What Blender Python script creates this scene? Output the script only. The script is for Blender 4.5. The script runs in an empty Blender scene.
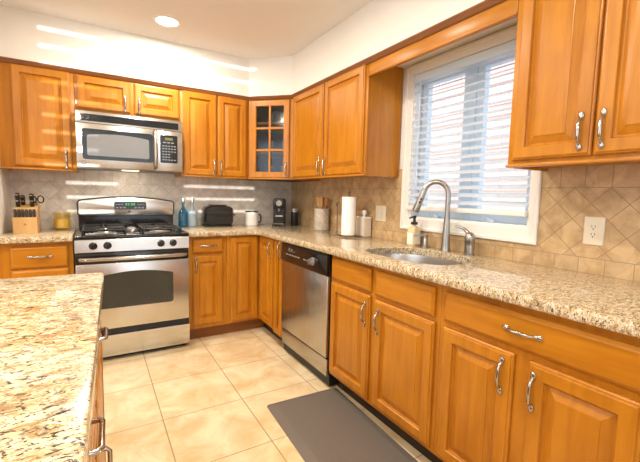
import bpy, bmesh, math, random
from mathutils import Vector, Matrix
random.seed(7)
S = bpy.context.scene
COL = S.collection
# ------------------------------------------------------------------ camera
def look_axes(yaw, pitch, roll):
    fwd = Vector((math.sin(yaw)*math.cos(pitch), math.cos(yaw)*math.cos(pitch), math.sin(pitch)))
    right = Vector((math.cos(yaw), -math.sin(yaw), 0)); up = right.cross(fwd)
    r = math.cos(roll)*right + math.sin(roll)*up
    u = -math.sin(roll)*right + math.cos(roll)*up
    return r, u, fwd
cd = bpy.data.cameras.new('camera'); cam = bpy.data.objects.new('camera', cd); COL.objects.link(cam)
r_, u_, f_ = look_axes(0.5424, -0.0943, 0.0228)
CAMP = Vector((-1.8501, -3.6856, 1.223))
cam.matrix_world = Matrix(((r_.x, u_.x, -f_.x, CAMP.x), (r_.y, u_.y, -f_.y, CAMP.y), (r_.z, u_.z, -f_.z, CAMP.z), (0, 0, 0, 1)))
cd.sensor_width = 36.0; cd.lens = 373.88/640*36; cd.clip_start = 0.02
S.camera = cam
# ------------------------------------------------------------------ world, sun, added fill lights, exposure
W = bpy.data.worlds.new('sky'); S.world = W; W.use_nodes = True
wn = W.node_tree.nodes; bg = wn['Background']; bg.inputs['Color'].default_value = (0.80, 0.90, 1.0, 1); bg.inputs['Strength'].default_value = 4.4
def light(name, kind, loc, direction, energy, color, **kw):
    l = bpy.data.lights.new(name, kind); l.energy = energy; l.color = color
    for k, v in kw.items(): setattr(l, k, v)
    o = bpy.data.objects.new(name, l); COL.objects.link(o); o.location = loc
    o.rotation_euler = Vector(direction).to_track_quat('-Z', 'Y').to_euler()
    return o
light('sun', 'SUN', (-3, -8, 1.6), (0.345, 1, -0.002), 5.4, (1.0, 0.97, 0.93), angle=math.radians(0.22))
light('fill_left', 'AREA', (-4.74, -3.2, 1.5), (1, 0, -0.02), 9, (1.0, 0.96, 0.90), shape='RECTANGLE', size=2.2, size_y=1.7)  # added fill lamp that lights the right-run fronts from the left
light('fill_front', 'AREA', (-1.3, -5.44, 1.5), (0, 1, -0.08), 7, (1.0, 0.96, 0.90), shape='RECTANGLE', size=1.7, size_y=1.7)  # added fill lamp that lights the fronts facing the camera
vs = S.view_settings; vs.view_transform = 'Standard'; vs.look = 'None'; vs.gamma = 1.0; vs.use_curve_mapping = False
vs.exposure = -0.43
S.cycles.use_denoising = True
S.cycles.max_bounces = 10; S.cycles.diffuse_bounces = 6; S.cycles.sample_clamp_indirect = 6.0
S.cycles.caustics_reflective = False; S.cycles.caustics_refractive = False
LAMP_W = 27.0
# ------------------------------------------------------------------ materials
def new_mat(name):
    m = bpy.data.materials.new(name); m.use_nodes = True
    nt = m.node_tree; b = nt.nodes['Principled BSDF']
    return m, nt, b
def plain(name, col, rough=0.5, metal=0.0, coat=0.0, emit=None, es=1.0, var=0.03, vscale=40, trans=0.0, ior=1.45, bump=0.0):
    m, nt, b = new_mat(name)
    b.inputs['Roughness'].default_value = rough; b.inputs['Metallic'].default_value = metal
    b.inputs['Coat Weight'].default_value = coat; b.inputs['Transmission Weight'].default_value = trans; b.inputs['IOR'].default_value = ior
    t = nt.nodes.new('ShaderNodeTexCoord'); n = nt.nodes.new('ShaderNodeTexNoise'); n.inputs['Scale'].default_value = vscale
    nt.links.new(t.outputs['Object'], n.inputs['Vector'])
    mx = nt.nodes.new('ShaderNodeMix'); mx.data_type = 'RGBA'
    mx.inputs['A'].default_value = tuple(c*(1-var) for c in col)+(1,); mx.inputs['B'].default_value = tuple(min(1, c*(1+var)) for c in col)+(1,)
    nt.links.new(n.outputs['Fac'], mx.inputs['Factor']); nt.links.new(mx.outputs['Result'], b.inputs['Base Color'])
    if bump:
        bp = nt.nodes.new('ShaderNodeBump'); bp.inputs['Strength'].default_value = bump; bp.inputs['Distance'].default_value = 0.002
        nt.links.new(n.outputs['Fac'], bp.inputs['Height']); nt.links.new(bp.outputs['Normal'], b.inputs['Normal'])
    if emit:
        b.inputs['Emission Color'].default_value = tuple(emit)+(1,); b.inputs['Emission Strength'].default_value = es
    return m
def ramp(nt, stops):
    r = nt.nodes.new('ShaderNodeValToRGB'); e = r.color_ramp.elements
    while len(e) < len(stops): e.new(0.5)
    for i, (p, c) in enumerate(stops): e[i].position = p; e[i].color = tuple(c)+(1,)
    return r
def wood(name, scale, dark, light_, rough=0.31, coat=0.0):
    m, nt, b = new_mat(name); L = nt.links
    t = nt.nodes.new('ShaderNodeTexCoord'); mp = nt.nodes.new('ShaderNodeMapping'); mp.inputs['Scale'].default_value = scale
    oi = nt.nodes.new('ShaderNodeObjectInfo'); ad = nt.nodes.new('ShaderNodeVectorMath'); ad.operation = 'ADD'
    L.new(t.outputs['Object'], mp.inputs['Vector']); L.new(mp.outputs['Vector'], ad.inputs[0])
    mu = nt.nodes.new('ShaderNodeMath'); mu.operation = 'MULTIPLY'; mu.inputs[1].default_value = 40
    L.new(oi.outputs['Random'], mu.inputs[0]); L.new(mu.outputs['Value'], ad.inputs[1])
    n1 = nt.nodes.new('ShaderNodeTexNoise'); n1.inputs['Scale'].default_value = 1.0; n1.inputs['Detail'].default_value = 6; n1.inputs['Roughness'].default_value = 0.62; n1.inputs['Distortion'].default_value = 0.6
    n2 = nt.nodes.new('ShaderNodeTexNoise'); n2.inputs['Scale'].default_value = 3.2; n2.inputs['Detail'].default_value = 3
    L.new(ad.outputs['Vector'], n1.inputs['Vector']); L.new(t.outputs['Object'], n2.inputs['Vector'])
    av = nt.nodes.new('ShaderNodeMath'); av.operation = 'MULTIPLY_ADD'; av.inputs[1].default_value = 0.6
    hv = nt.nodes.new('ShaderNodeMath'); hv.operation = 'MULTIPLY'; hv.inputs[1].default_value = 0.4
    L.new(n2.outputs['Fac'], hv.inputs[0]); L.new(n1.outputs['Fac'], av.inputs[0]); L.new(hv.outputs['Value'], av.inputs[2])
    mid = tuple((a+c)/2 for a, c in zip(dark, light_))
    r = ramp(nt, [(0.32, dark), (0.5, mid), (0.68, light_)])
    L.new(av.outputs['Value'], r.inputs['Fac']); L.new(r.outputs['Color'], b.inputs['Base Color'])
    b.inputs['Roughness'].default_value = rough; b.inputs['Coat Weight'].default_value = coat; b.inputs['Coat Roughness'].default_value = 0.2; b.inputs['Specular IOR Level'].default_value = 0.45
    return m
WD, WL = (0.35, 0.116, 0.004), (0.555, 0.225, 0.015)
M_woodv = wood('maple_vertical', (26, 26, 2.2), WD, WL)
M_woodh = wood('maple_horizontal', (2.4, 2.4, 26), WD, WL)
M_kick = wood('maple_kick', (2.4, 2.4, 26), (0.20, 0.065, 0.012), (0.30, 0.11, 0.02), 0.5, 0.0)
M_kick_shaded = plain('toe_kick_shaded', (0.022, 0.014, 0.009), 0.45)  # right run's shade painted near-black; same wood as the other kicks
M_crown_shaded = wood('maple_crown_shaded', (2.4, 2.4, 26), (0.19, 0.070, 0.026), (0.27, 0.11, 0.040), 0.4, 0.0)  # maple darkened to carry the shade on the moulding
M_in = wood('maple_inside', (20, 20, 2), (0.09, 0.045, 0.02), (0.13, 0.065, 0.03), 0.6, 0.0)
M_block = wood('beech_block', (20, 20, 4), (0.55, 0.32, 0.12), (0.68, 0.43, 0.18), 0.5, 0.1)
M_spoon = wood('spoon_wood', (30, 30, 4), (0.50, 0.28, 0.11), (0.66, 0.40, 0.18), 0.55, 0.0)
M_spoon_dark = wood('spoon_wood_dark', (30, 30, 4), (0.32, 0.14, 0.045), (0.45, 0.21, 0.075), 0.55, 0.0)
def brushed(name, col, rough, axis_scale):
    m, nt, b = new_mat(name); L = nt.links
    t = nt.nodes.new('ShaderNodeTexCoord'); mp = nt.nodes.new('ShaderNodeMapping'); mp.inputs['Scale'].default_value = axis_scale
    n = nt.nodes.new('ShaderNodeTexNoise'); n.inputs['Scale'].default_value = 1; n.inputs['Detail'].default_value = 4
    L.new(t.outputs['Object'], mp.inputs['Vector']); L.new(mp.outputs['Vector'], n.inputs['Vector'])
    mr = nt.nodes.new('ShaderNodeMapRange'); mr.inputs['To Min'].default_value = rough*0.95; mr.inputs['To Max'].default_value = rough*1.05
    L.new(n.outputs['Fac'], mr.inputs['Value']); L.new(mr.outputs['Result'], b.inputs['Roughness'])
    mx = nt.nodes.new('ShaderNodeMix'); mx.data_type = 'RGBA'; mx.inputs['A'].default_value = tuple(c*0.985 for c in col)+(1,); mx.inputs['B'].default_value = tuple(col)+(1,)
    L.new(n.outputs['Fac'], mx.inputs['Factor']); L.new(mx.outputs['Result'], b.inputs['Base Color'])
    b.inputs['Metallic'].default_value = 1.0
    return m
M_steel = brushed('stainless_horizontal', (0.60, 0.575, 0.54), 0.26, (2, 2, 700))
M_steelv = brushed('stainless_vertical', (0.50, 0.475, 0.445), 0.27, (700, 700, 2))
M_sink = brushed('sink_steel', (0.50, 0.48, 0.46), 0.30, (60, 60, 60))
M_nickel = brushed('brushed_nickel', (0.40, 0.375, 0.345), 0.30, (200, 200, 8))
M_chrome = plain('polished_pull', (0.46, 0.43, 0.395), 0.2, 1.0)
M_black = plain('black_gloss', (0.010, 0.010, 0.011), 0.12, coat=0.3)
M_blackm = plain('black_matte', (0.014, 0.014, 0.015), 0.45)
M_iron = plain('cast_iron', (0.02, 0.02, 0.021), 0.5, bump=0.2, vscale=300)
M_ovenglass = plain('oven_glass', (0.022, 0.022, 0.014), 0.05, coat=0.35)
M_mwglass = plain('microwave_screen', (0.20, 0.20, 0.20), 0.2, coat=0.2)
M_greenled = plain('green_display', (0.01, 0.05, 0.01), 0.4, emit=(0.10, 0.9, 0.12), es=0.9)
M_yelled = plain('amber_display', (0.10, 0.09, 0.02), 0.4, emit=(0.5, 0.45, 0.12), es=0.35)
M_mark = plain('pale_print', (0.30, 0.30, 0.30), 0.5)
M_white = plain('white_paint', (0.80, 0.785, 0.755), 0.5)
M_trim = plain('white_trim', (0.80, 0.775, 0.74), 0.35, var=0.02)
M_vinyl = plain('vinyl_daylight_blue', (0.70, 0.82, 0.93), 0.35, var=0.02)  # white vinyl with the blue daylight glow put into its colour
M_wall = plain('cream_wall_paint', (0.80, 0.78, 0.745), 0.75, var=0.015, vscale=6, bump=0.05)
M_ceil = plain('ceiling_paint', (0.79, 0.785, 0.775), 0.8, var=0.015, vscale=4)
M_plate = plain('ivory_plastic', (0.72, 0.65, 0.52), 0.35)
M_slot = plain('socket_slot', (0.05, 0.04, 0.035), 0.5)
M_mat = plain('taupe_rubber', (0.140, 0.118, 0.100), 0.5, var=0.08, vscale=120, bump=0.15)
M_paper = plain('paper_towel', (0.88, 0.87, 0.86), 0.9, var=0.02, bump=0.2, vscale=200)
M_ceramic = plain('white_ceramic', (0.78, 0.76, 0.73), 0.25, coat=0.4)
M_canister = plain('cream_ceramic', (0.66, 0.59, 0.50), 0.35, coat=0.2)
M_wire = plain('dark_wire', (0.16, 0.13, 0.11), 0.3, 0.9)
M_rubber = plain('black_plastic', (0.012, 0.012, 0.013), 0.35)
M_labelw = plain('white_label', (0.82, 0.79, 0.73), 0.6)
M_wax = plain('yellow_wax', (0.82, 0.64, 0.24), 0.5, emit=None)
M_house = plain('pale_brick', (0.66, 0.44, 0.37), 0.9, var=0.12, vscale=2)
def glass(name, tint, gloss=0.08, rough=0.02):
    m, nt, b = new_mat(name); L = nt.links
    tr = nt.nodes.new('ShaderNodeBsdfTransparent'); tr.inputs['Color'].default_value = tuple(tint)+(1,)
    gl = nt.nodes.new('ShaderNodeBsdfGlossy'); gl.inputs['Roughness'].default_value = rough; gl.inputs['Color'].default_value = (0.9, 0.9, 0.9, 1)
    lw = nt.nodes.new('ShaderNodeLayerWeight'); lw.inputs['Blend'].default_value = 0.35
    pw = nt.nodes.new('ShaderNodeMath'); pw.operation = 'POWER'; pw.inputs[1].default_value = 3.0; L.new(lw.outputs['Facing'], pw.inputs[0])
    fr = nt.nodes.new('ShaderNodeMath'); fr.operation = 'MULTIPLY_ADD'; fr.inputs[1].default_value = 0.45; fr.inputs[2].default_value = 0.03; L.new(pw.outputs['Value'], fr.inputs[0])
    ad = nt.nodes.new('ShaderNodeMath'); ad.operation = 'ADD'; ad.inputs[1].default_value = gloss; ad.use_clamp = True
    n = nt.nodes.new('ShaderNodeTexNoise'); n.inputs['Scale'].default_value = 3
    mx = nt.nodes.new('ShaderNodeMixShader'); L.new(fr.outputs['Value'], ad.inputs[0]); L.new(ad.outputs['Value'], mx.inputs['Fac'])
    L.new(tr.outputs['BSDF'], mx.inputs[1]); L.new(gl.outputs['BSDF'], mx.inputs[2])
    L.new(mx.outputs['Shader'], nt.nodes['Material Output'].inputs['Surface'])
    return m
M_pane = glass('window_glass', (0.93, 0.97, 1.0), 0.0)
M_cabglass = glass('seeded_cabinet_glass', (0.70, 0.72, 0.74), 0.0, 0.10)
M_clear = glass('clear_glass', (0.90, 0.93, 0.95), 0.25)
M_blue = glass('teal_glass', (0.22, 0.62, 0.80), 0.03)
M_pale = plain('pale_blue_glass', (0.50, 0.62, 0.72), 0.08, trans=0.35)
M_amber = glass('amber_glass', (0.98, 0.93, 0.76), 0.04)
M_soap = plain('soap_bottle_plastic', (0.72, 0.55, 0.30), 0.2, coat=0.5)
# translucent blind slats
m, nt, b = new_mat('blind_slat'); tl = nt.nodes.new('ShaderNodeBsdfTranslucent'); tl.inputs['Color'].default_value = (0.80, 0.87, 0.95, 1)
b.inputs['Base Color'].default_value = (0.86, 0.86, 0.86, 1); b.inputs['Roughness'].default_value = 0.4
mx = nt.nodes.new('ShaderNodeMixShader'); mx.inputs['Fac'].default_value = 0.6
nt.links.new(b.outputs['BSDF'], mx.inputs[1]); nt.links.new(tl.outputs['BSDF'], mx.inputs[2]); nt.links.new(mx.outputs['Shader'], nt.nodes['Material Output'].inputs['Surface'])
M_slat = m
# granite
def granite(name, rot=0.5, gs=1.0):
    m, nt, b = new_mat(name); L = nt.links
    t = nt.nodes.new('ShaderNodeTexCoord')
    def noise(scale, detail, sc=(1, 1, 1), rough=0.55, dist=0.0):
        mp = nt.nodes.new('ShaderNodeMapping'); mp.inputs['Scale'].default_value = tuple(q*gs for q in sc); mp.inputs['Rotation'].default_value = (0, 0, rot)
        n = nt.nodes.new('ShaderNodeTexNoise'); n.inputs['Scale'].default_value = scale; n.inputs['Detail'].default_value = detail; n.inputs['Roughness'].default_value = rough; n.inputs['Distortion'].default_value = dist
        L.new(t.outputs['Object'], mp.inputs['Vector']); L.new(mp.outputs['Vector'], n.inputs['Vector']); return n
    base = noise(26, 6, (1, 1.9, 1), 0.68, 0.7)
    rb = ramp(nt, [(0.36, (0.32, 0.20, 0.09)), (0.44, (0.54, 0.39, 0.21)), (0.52, (0.70, 0.59, 0.40)), (0.64, (0.74, 0.67, 0.53))])
    L.new(base.outputs['Fac'], rb.inputs['Fac'])
    cur = rb.outputs['Color']
    def over(n, lo, hi, col):
        nonlocal cur
        r = ramp(nt, [(lo, (0, 0, 0)), (hi, (1, 1, 1))]); L.new(n.outputs['Fac'], r.inputs['Fac'])
        x = nt.nodes.new('ShaderNodeMix'); x.data_type = 'RGBA'; x.inputs['B'].default_value = tuple(col)+(1,)
        L.new(cur, x.inputs['A']); L.new(r.outputs['Color'], x.inputs['Factor']); cur = x.outputs['Result']
    over(noise(50, 4, (1, 1.6, 1), 0.6, 0.8), 0.565, 0.625, (0.42, 0.26, 0.10))
    over(noise(62, 4, (1, 1.8, 1), 0.6, 1.0), 0.575, 0.63, (0.24, 0.18, 0.15))
    over(noise(52, 5, (1, 1.9, 1), 0.65, 1.2), 0.565, 0.605, (0.035, 0.024, 0.020))
    over(noise(120, 2, (1, 1.6, 1), 0.6, 0.0), 0.60, 0.66, (0.09, 0.055, 0.035))
    L.new(cur, b.inputs['Base Color']); b.inputs['Roughness'].default_value = 0.13; b.inputs['Coat Weight'].default_value = 0.3; b.inputs['Coat Roughness'].default_value = 0.05
    return m
M_gran = granite('granite_counter', 0.9, 1.35)
M_gran2 = granite('granite_island', 0.25, 0.9)
# tiles
def mathn(nt, op, a, b=None, c=None):
    n = nt.nodes.new('ShaderNodeMath'); n.operation = op
    for i, v in enumerate((a, b, c)):
        if v is None: continue
        if isinstance(v, (int, float)): n.inputs[i].default_value = v
        else: nt.links.new(v, n.inputs[i])
    return n.outputs['Value']
def tile_shader(name, c0, c1, grout, cells, rough, nscale, edge, var=0.10):
    """cells(nt, x, y, z) -> (distance to nearest joint in metres, id_a, id_b)"""
    m, nt, b = new_mat(name); L = nt.links
    t = nt.nodes.new('ShaderNodeTexCoord'); s = nt.nodes.new('ShaderNodeSeparateXYZ'); L.new(t.outputs['Object'], s.inputs['Vector'])
    d, ia, ib = cells(nt, s.outputs['X'], s.outputs['Y'], s.outputs['Z'])
    n = nt.nodes.new('ShaderNodeTexNoise'); n.inputs['Scale'].default_value = nscale; n.inputs['Detail'].default_value = 6; n.inputs['Roughness'].default_value = 0.62; n.inputs['Distortion'].default_value = 0.5
    L.new(t.outputs['Object'], n.inputs['Vector'])
    r = ramp(nt, [(0.34, c0), (0.64, c1)]); L.new(n.outputs['Fac'], r.inputs['Fac'])
    cb = nt.nodes.new('ShaderNodeCombineXYZ'); L.new(ia, cb.inputs[0]); L.new(ib, cb.inputs[1])
    wn_ = nt.nodes.new('ShaderNodeTexWhiteNoise'); wn_.noise_dimensions = '3D'; L.new(cb.outputs['Vector'], wn_.inputs['Vector'])
    v = mathn(nt, 'MULTIPLY_ADD', wn_.outputs['Value'], 2*var, 1-var)
    mul = nt.nodes.new('ShaderNodeVectorMath'); mul.operation = 'SCALE'; L.new(r.outputs['Color'], mul.inputs[0]); L.new(v, mul.inputs['Scale'])
    mr = nt.nodes.new('ShaderNodeMapRange'); mr.inputs['From Min'].default_value = edge*0.6; mr.inputs['From Max'].default_value = edge*1.4; mr.clamp = True
    L.new(d, mr.inputs['Value'])
    mx = nt.nodes.new('ShaderNodeMix'); mx.data_type = 'RGBA'; mx.inputs['A'].default_value = tuple(grout)+(1,)
    L.new(mul.outputs['Vector'], mx.inputs['B']); L.new(mr.outputs['Result'], mx.inputs['Factor']); L.new(mx.outputs['Result'], b.inputs['Base Color'])
    bp = nt.nodes.new('ShaderNodeBump'); bp.inputs['Strength'].default_value = 0.5; bp.inputs['Distance'].default_value = 0.0015
    L.new(mr.outputs['Result'], bp.inputs['Height']); L.new(bp.outputs['Normal'], b.inputs['Normal'])
    b.inputs['Roughness'].default_value = rough
    return m
def joint(nt, x, x0, p):
    q = mathn(nt, 'DIVIDE', mathn(nt, 'SUBTRACT', x, x0), p)
    fl = mathn(nt, 'FLOOR', q); f = mathn(nt, 'SUBTRACT', q, fl)
    d = mathn(nt, 'MULTIPLY', mathn(nt, 'MINIMUM', f, mathn(nt, 'SUBTRACT', 1.0, f)), p)
    return d, fl
def floor_cells(nt, x, y, z):
    dx, ix = joint(nt, x, -1.569, 0.4414); dy, iy = joint(nt, y, -1.628, 0.4414)
    return mathn(nt, 'MINIMUM', dx, dy), ix, iy
def splash_cells(axis, u0):
    def f(nt, x, y, z):
        u = x if axis == 'x' else y
        p = 0.138
        uu = mathn(nt, 'SUBTRACT', u, u0); zz = mathn(nt, 'SUBTRACT', z, 1.2155)
        da, ia = joint(nt, mathn(nt, 'ADD', uu, zz), 0.0, p); db, ib = joint(nt, mathn(nt, 'SUBTRACT', uu, zz), 0.0, p)
        dd = mathn(nt, 'MULTIPLY', mathn(nt, 'MINIMUM', da, db), 0.7071)
        ds, is_ = joint(nt, u, u0+0.03, 0.1015)
        top = mathn(nt, 'GREATER_THAN', z, 1.2845); bot = mathn(nt, 'LESS_THAN', z, 0.9785)
        st = mathn(nt, 'MAXIMUM', top, bot)
        d = mathn(nt, 'ADD', mathn(nt, 'MULTIPLY', ds, st), mathn(nt, 'MULTIPLY', dd, mathn(nt, 'SUBTRACT', 1.0, st)))
        d = mathn(nt, 'MINIMUM', d, mathn(nt, 'ABSOLUTE', mathn(nt, 'SUBTRACT', z, 1.2845)))
        d = mathn(nt, 'MINIMUM', d, mathn(nt, 'ABSOLUTE', mathn(nt, 'SUBTRACT', z, 0.9785)))
        i1 = mathn(nt, 'ADD', ia, mathn(nt, 'MULTIPLY', st, mathn(nt, 'ADD', is_, 77.0)))
        i2 = mathn(nt, 'ADD', mathn(nt, 'MULTIPLY', ib, mathn(nt, 'SUBTRACT', 1.0, st)), mathn(nt, 'MULTIPLY', top, 5.0))
        return d, mathn(nt, 'MULTIPLY', i1, mathn(nt, 'SUBTRACT', 1.0, 0.0)), i2
    return f
M_floor = tile_shader('cream_floor_tile', (0.64, 0.45, 0.23), (0.82, 0.69, 0.47), (0.36, 0.25, 0.14), floor_cells, 0.30, 5.0, 0.0026, 0.035)
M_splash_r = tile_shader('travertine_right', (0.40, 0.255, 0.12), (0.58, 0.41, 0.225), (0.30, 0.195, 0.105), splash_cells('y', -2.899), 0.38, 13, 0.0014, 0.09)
M_splash_b_daylit = tile_shader('travertine_back_daylit', (0.54, 0.49, 0.43), (0.72, 0.67, 0.61), (0.44, 0.37, 0.305), splash_cells('x', -0.02), 0.38, 13, 0.0014, 0.09)  # same tile as the right wall, greyed to paint in cool daylight
# mosaic crock
def crock_cells(nt, x, y, z):
    a, ia = joint(nt, mathn(nt, 'ADD', x, z), 0.0, 0.022); c, ic = joint(nt, mathn(nt, 'SUBTRACT', y, z), 0.0, 0.022)
    return mathn(nt, 'MINIMUM', a, c), ia, ic
M_crock = tile_shader('crackled_crock', (0.42, 0.36, 0.30), (0.72, 0.66, 0.58), (0.30, 0.25, 0.20), crock_cells, 0.35, 60, 0.0016, 0.18)
# ------------------------------------------------------------------ mesh builder
WM = {}
class MB:
    def __init__(s): s.bm = bmesh.new()
    def _v(s, p): return s.bm.verts.new(p)
    def box(s, x0, x1, y0, y1, z0, z1, bev=0.0, seg=2):
        return s.hexa([(x0,y0,z0),(x1,y0,z0),(x1,y1,z0),(x0,y1,z0),(x0,y0,z1),(x1,y0,z1),(x1,y1,z1),(x0,y1,z1)], bev, seg)
    def hexa(s, P, bev=0.0, seg=2):
        v = [s._v(p) for p in P]
        fs = [s.bm.faces.new([v[i] for i in q]) for q in ((3,2,1,0),(4,5,6,7),(0,1,5,4),(1,2,6,5),(2,3,7,6),(3,0,4,7))]
        bmesh.ops.recalc_face_normals(s.bm, faces=fs)
        if bev:
            e = list({e for f in fs for e in f.edges})
            bmesh.ops.bevel(s.bm, geom=e, offset=bev, segments=seg, affect='EDGES', profile=0.5)
    def fbox(s, F, a0, a1, b0, b1, c0, c1, bev=0.0):
        s.hexa([F(a,b,c) for a,b,c in ((a0,b0,c0),(a1,b0,c0),(a1,b1,c0),(a0,b1,c0),(a0,b0,c1),(a1,b0,c1),(a1,b1,c1),(a0,b1,c1))], bev)
    def loops(s, loops, cap0=True, cap1=True, closed=False):
        L = [[s._v(p) for p in l] for l in loops]; n = len(L[0])
        fs = []
        rng = range(len(L)) if closed else range(len(L)-1)
        for i in rng:
            A, B = L[i], L[(i+1) % len(L)]
            for k in range(n):
                try: fs.append(s.bm.faces.new((A[k], A[(k+1)%n], B[(k+1)%n], B[k])))
                except ValueError: pass
        if not closed:
            if cap0: fs.append(s.bm.faces.new(L[0][::-1]))
            if cap1: fs.append(s.bm.faces.new(L[-1]))
        bmesh.ops.recalc_face_normals(s.bm, faces=fs)
    def rect_rings(s, F, a0, a1, b0, b1, prof, cap1=True, cap0=True):
        s.loops([[F(a0+i,b0+i,c),F(a1-i,b0+i,c),F(a1-i,b1-i,c),F(a0+i,b1-i,c)] for i, c in prof], cap0, cap1)
    def poly_rings(s, F, loops2, cap0=True, cap1=True):
        s.loops([[F(a,b,c) for a,b in l] for l, c in loops2], cap0, cap1)
    def tube(s, pts, r, seg=10, caps=True, closed=False, flat=None):
        pts = [Vector(p) for p in pts]; n = len(pts)
        if not isinstance(r, (list, tuple)): r = [r]*n
        tang = []
        for i in range(n):
            a = pts[(i-1) % n] if (closed or i > 0) else pts[i]; c = pts[(i+1) % n] if (closed or i < n-1) else pts[i]
            tang.append((c-a).normalized())
        up = Vector((0,0,1)) if abs(tang[0].z) < 0.9 else Vector((1,0,0))
        nrm = (up - tang[0]*up.dot(tang[0])).normalized(); loops = []
        for i in range(n):
            nrm = (nrm - tang[i]*nrm.dot(tang[i])).normalized(); bn = tang[i].cross(nrm)
            loops.append([pts[i] + r[i]*(math.cos(2*math.pi*k/seg)*nrm + math.sin(2*math.pi*k/seg)*bn) for k in range(seg)])
        s.loops(loops, caps, caps, closed)
    def cyl(s, p0, p1, r0, r1=None, seg=24): s.tube([p0, p1], [r0, r0 if r1 is None else r1], seg)
    def lathe(s, prof, o=(0,0,0), seg=32, ax=None, cap0=True, cap1=True):
        o = Vector(o); q = Vector((0,0,1)).rotation_difference(Vector(ax).normalized()) if ax else None
        loops = []
        for r, z in prof:
            l = [Vector((r*math.cos(2*math.pi*k/seg), r*math.sin(2*math.pi*k/seg), z)) for k in range(seg)]
            if q: l = [q @ p for p in l]
            loops.append([o+p for p in l])
        s.loops(loops, cap0, cap1)
    def ellipsoid(s, c, rx, ry, rz, rot=None, seg=14, rings=8):
        prof = []
        c = Vector(c); loops = []
        for i in range(1, rings):
            t = math.pi*i/rings
            l = [Vector((rx*math.sin(t)*math.cos(2*math.pi*k/seg), ry*math.sin(t)*math.sin(2*math.pi*k/seg), -rz*math.cos(t))) for k in range(seg)]
            if rot: l = [rot @ p for p in l]
            loops.append([c+p for p in l])
        s.loops(loops)
    def build(s, name, mat, parent=None, angle=35, kind=None):
        m = WM[parent.name].inverted() if parent is not None and parent.name in WM else Matrix()
        s.bm.transform(m)
        me = bpy.data.meshes.new(name); s.bm.to_mesh(me); s.bm.free()
        me.materials.append(mat)
        for p in me.polygons: p.use_smooth = True
        me.set_sharp_from_angle(angle=math.radians(angle))
        o = bpy.data.objects.new(name, me); COL.objects.link(o)
        if parent is not None: o.parent = parent; WM[o.name] = WM[parent.name]
        else: WM[o.name] = Matrix()
        if kind: o['kind'] = kind
        return o
def tag(o, label, cat, group=None, kind=None):
    o['label'] = label; o['category'] = cat
    if group: o['group'] = group
    if kind: o['kind'] = kind
    return o
def thing(name, label, cat, loc=(0,0,0), rz=0.0, group=None):
    o = bpy.data.objects.new(name, None); o.empty_display_size = 0.05; COL.objects.link(o)
    o.location = loc; o.rotation_euler = (0,0,rz); WM[o.name] = Matrix.Translation(loc) @ Matrix.Rotation(rz, 4, 'Z')
    return tag(o, label, cat, group)
def group_root(name, kind='structure', loc=(0,0,0)):
    o = bpy.data.objects.new(name, None); o.empty_display_size = 0.05; COL.objects.link(o); o.location = loc; WM[o.name] = Matrix.Translation(loc); o['kind'] = kind
    return o
def copy_tree(o, parent=None):
    c = o.copy(); COL.objects.link(c); c.parent = parent
    for ch in list(o.children): copy_tree(ch, c)
    return c
def frame(o, u, n, v=(0,0,1)):
    o, u, n, v = Vector(o), Vector(u).normalized(), Vector(n).normalized(), Vector(v).normalized()
    return lambda a, b, c: o + u*a + v*b + n*c
def struct(name, mat, *boxes):
    mb = MB()
    for bx in boxes: mb.box(*bx)
    return mb.build(name, mat, kind='structure')
def rounded_rect(a0, a1, b0, b1, r, seg=5):
    P = []
    for cx, cy, s0 in ((a1-r, b1-r, 0), (a0+r, b1-r, 90), (a0+r, b0+r, 180), (a1-r, b0+r, 270)):
        for k in range(seg+1):
            t = math.radians(s0+90*k/seg); P.append((cx+r*math.cos(t), cy+r*math.sin(t)))
    return P
# ------------------------------------------------------------------ room shell
RX0, RY0, CZ = -4.8, -5.5, 2.44
struct('floor', M_floor, (RX0-0.1, 0.12, RY0-0.1, 0.12, -0.08, 0.0))
struct('ceiling', M_ceil, (RX0-0.1, 0.12, RY0-0.1, 0.12, CZ, CZ+0.1))
struct('wall_back', M_wall, (RX0, 0.12, 0.0, 0.12, 0, CZ))
WY0, WY1, WZ0, WZ1 = -2.63, -1.800, 1.085, 2.030      # window opening in the right wall
struct('wall_right', M_wall, (0, 0.12, RY0, WY0, 0, CZ), (0, 0.12, WY1, 0.0, 0, CZ), (0, 0.12, WY0, WY1, 0, WZ0), (0, 0.12, WY0, WY1, WZ1, CZ))
struct('wall_nook', M_wall, (-2.52, -2.405, -0.64, 0.0, 0, CZ))
# left wall with an added wide opening behind the left fill lamp
struct('wall_left', M_wall, (RX0-0.1, RX0, RY0, -4.35, 0, CZ), (RX0-0.1, RX0, -2.05, 0.12, 0, CZ), (RX0-0.1, RX0, -4.35, -2.05, 0, 0.55), (RX0-0.1, RX0, -4.35, -2.05, 2.35, CZ))
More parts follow.
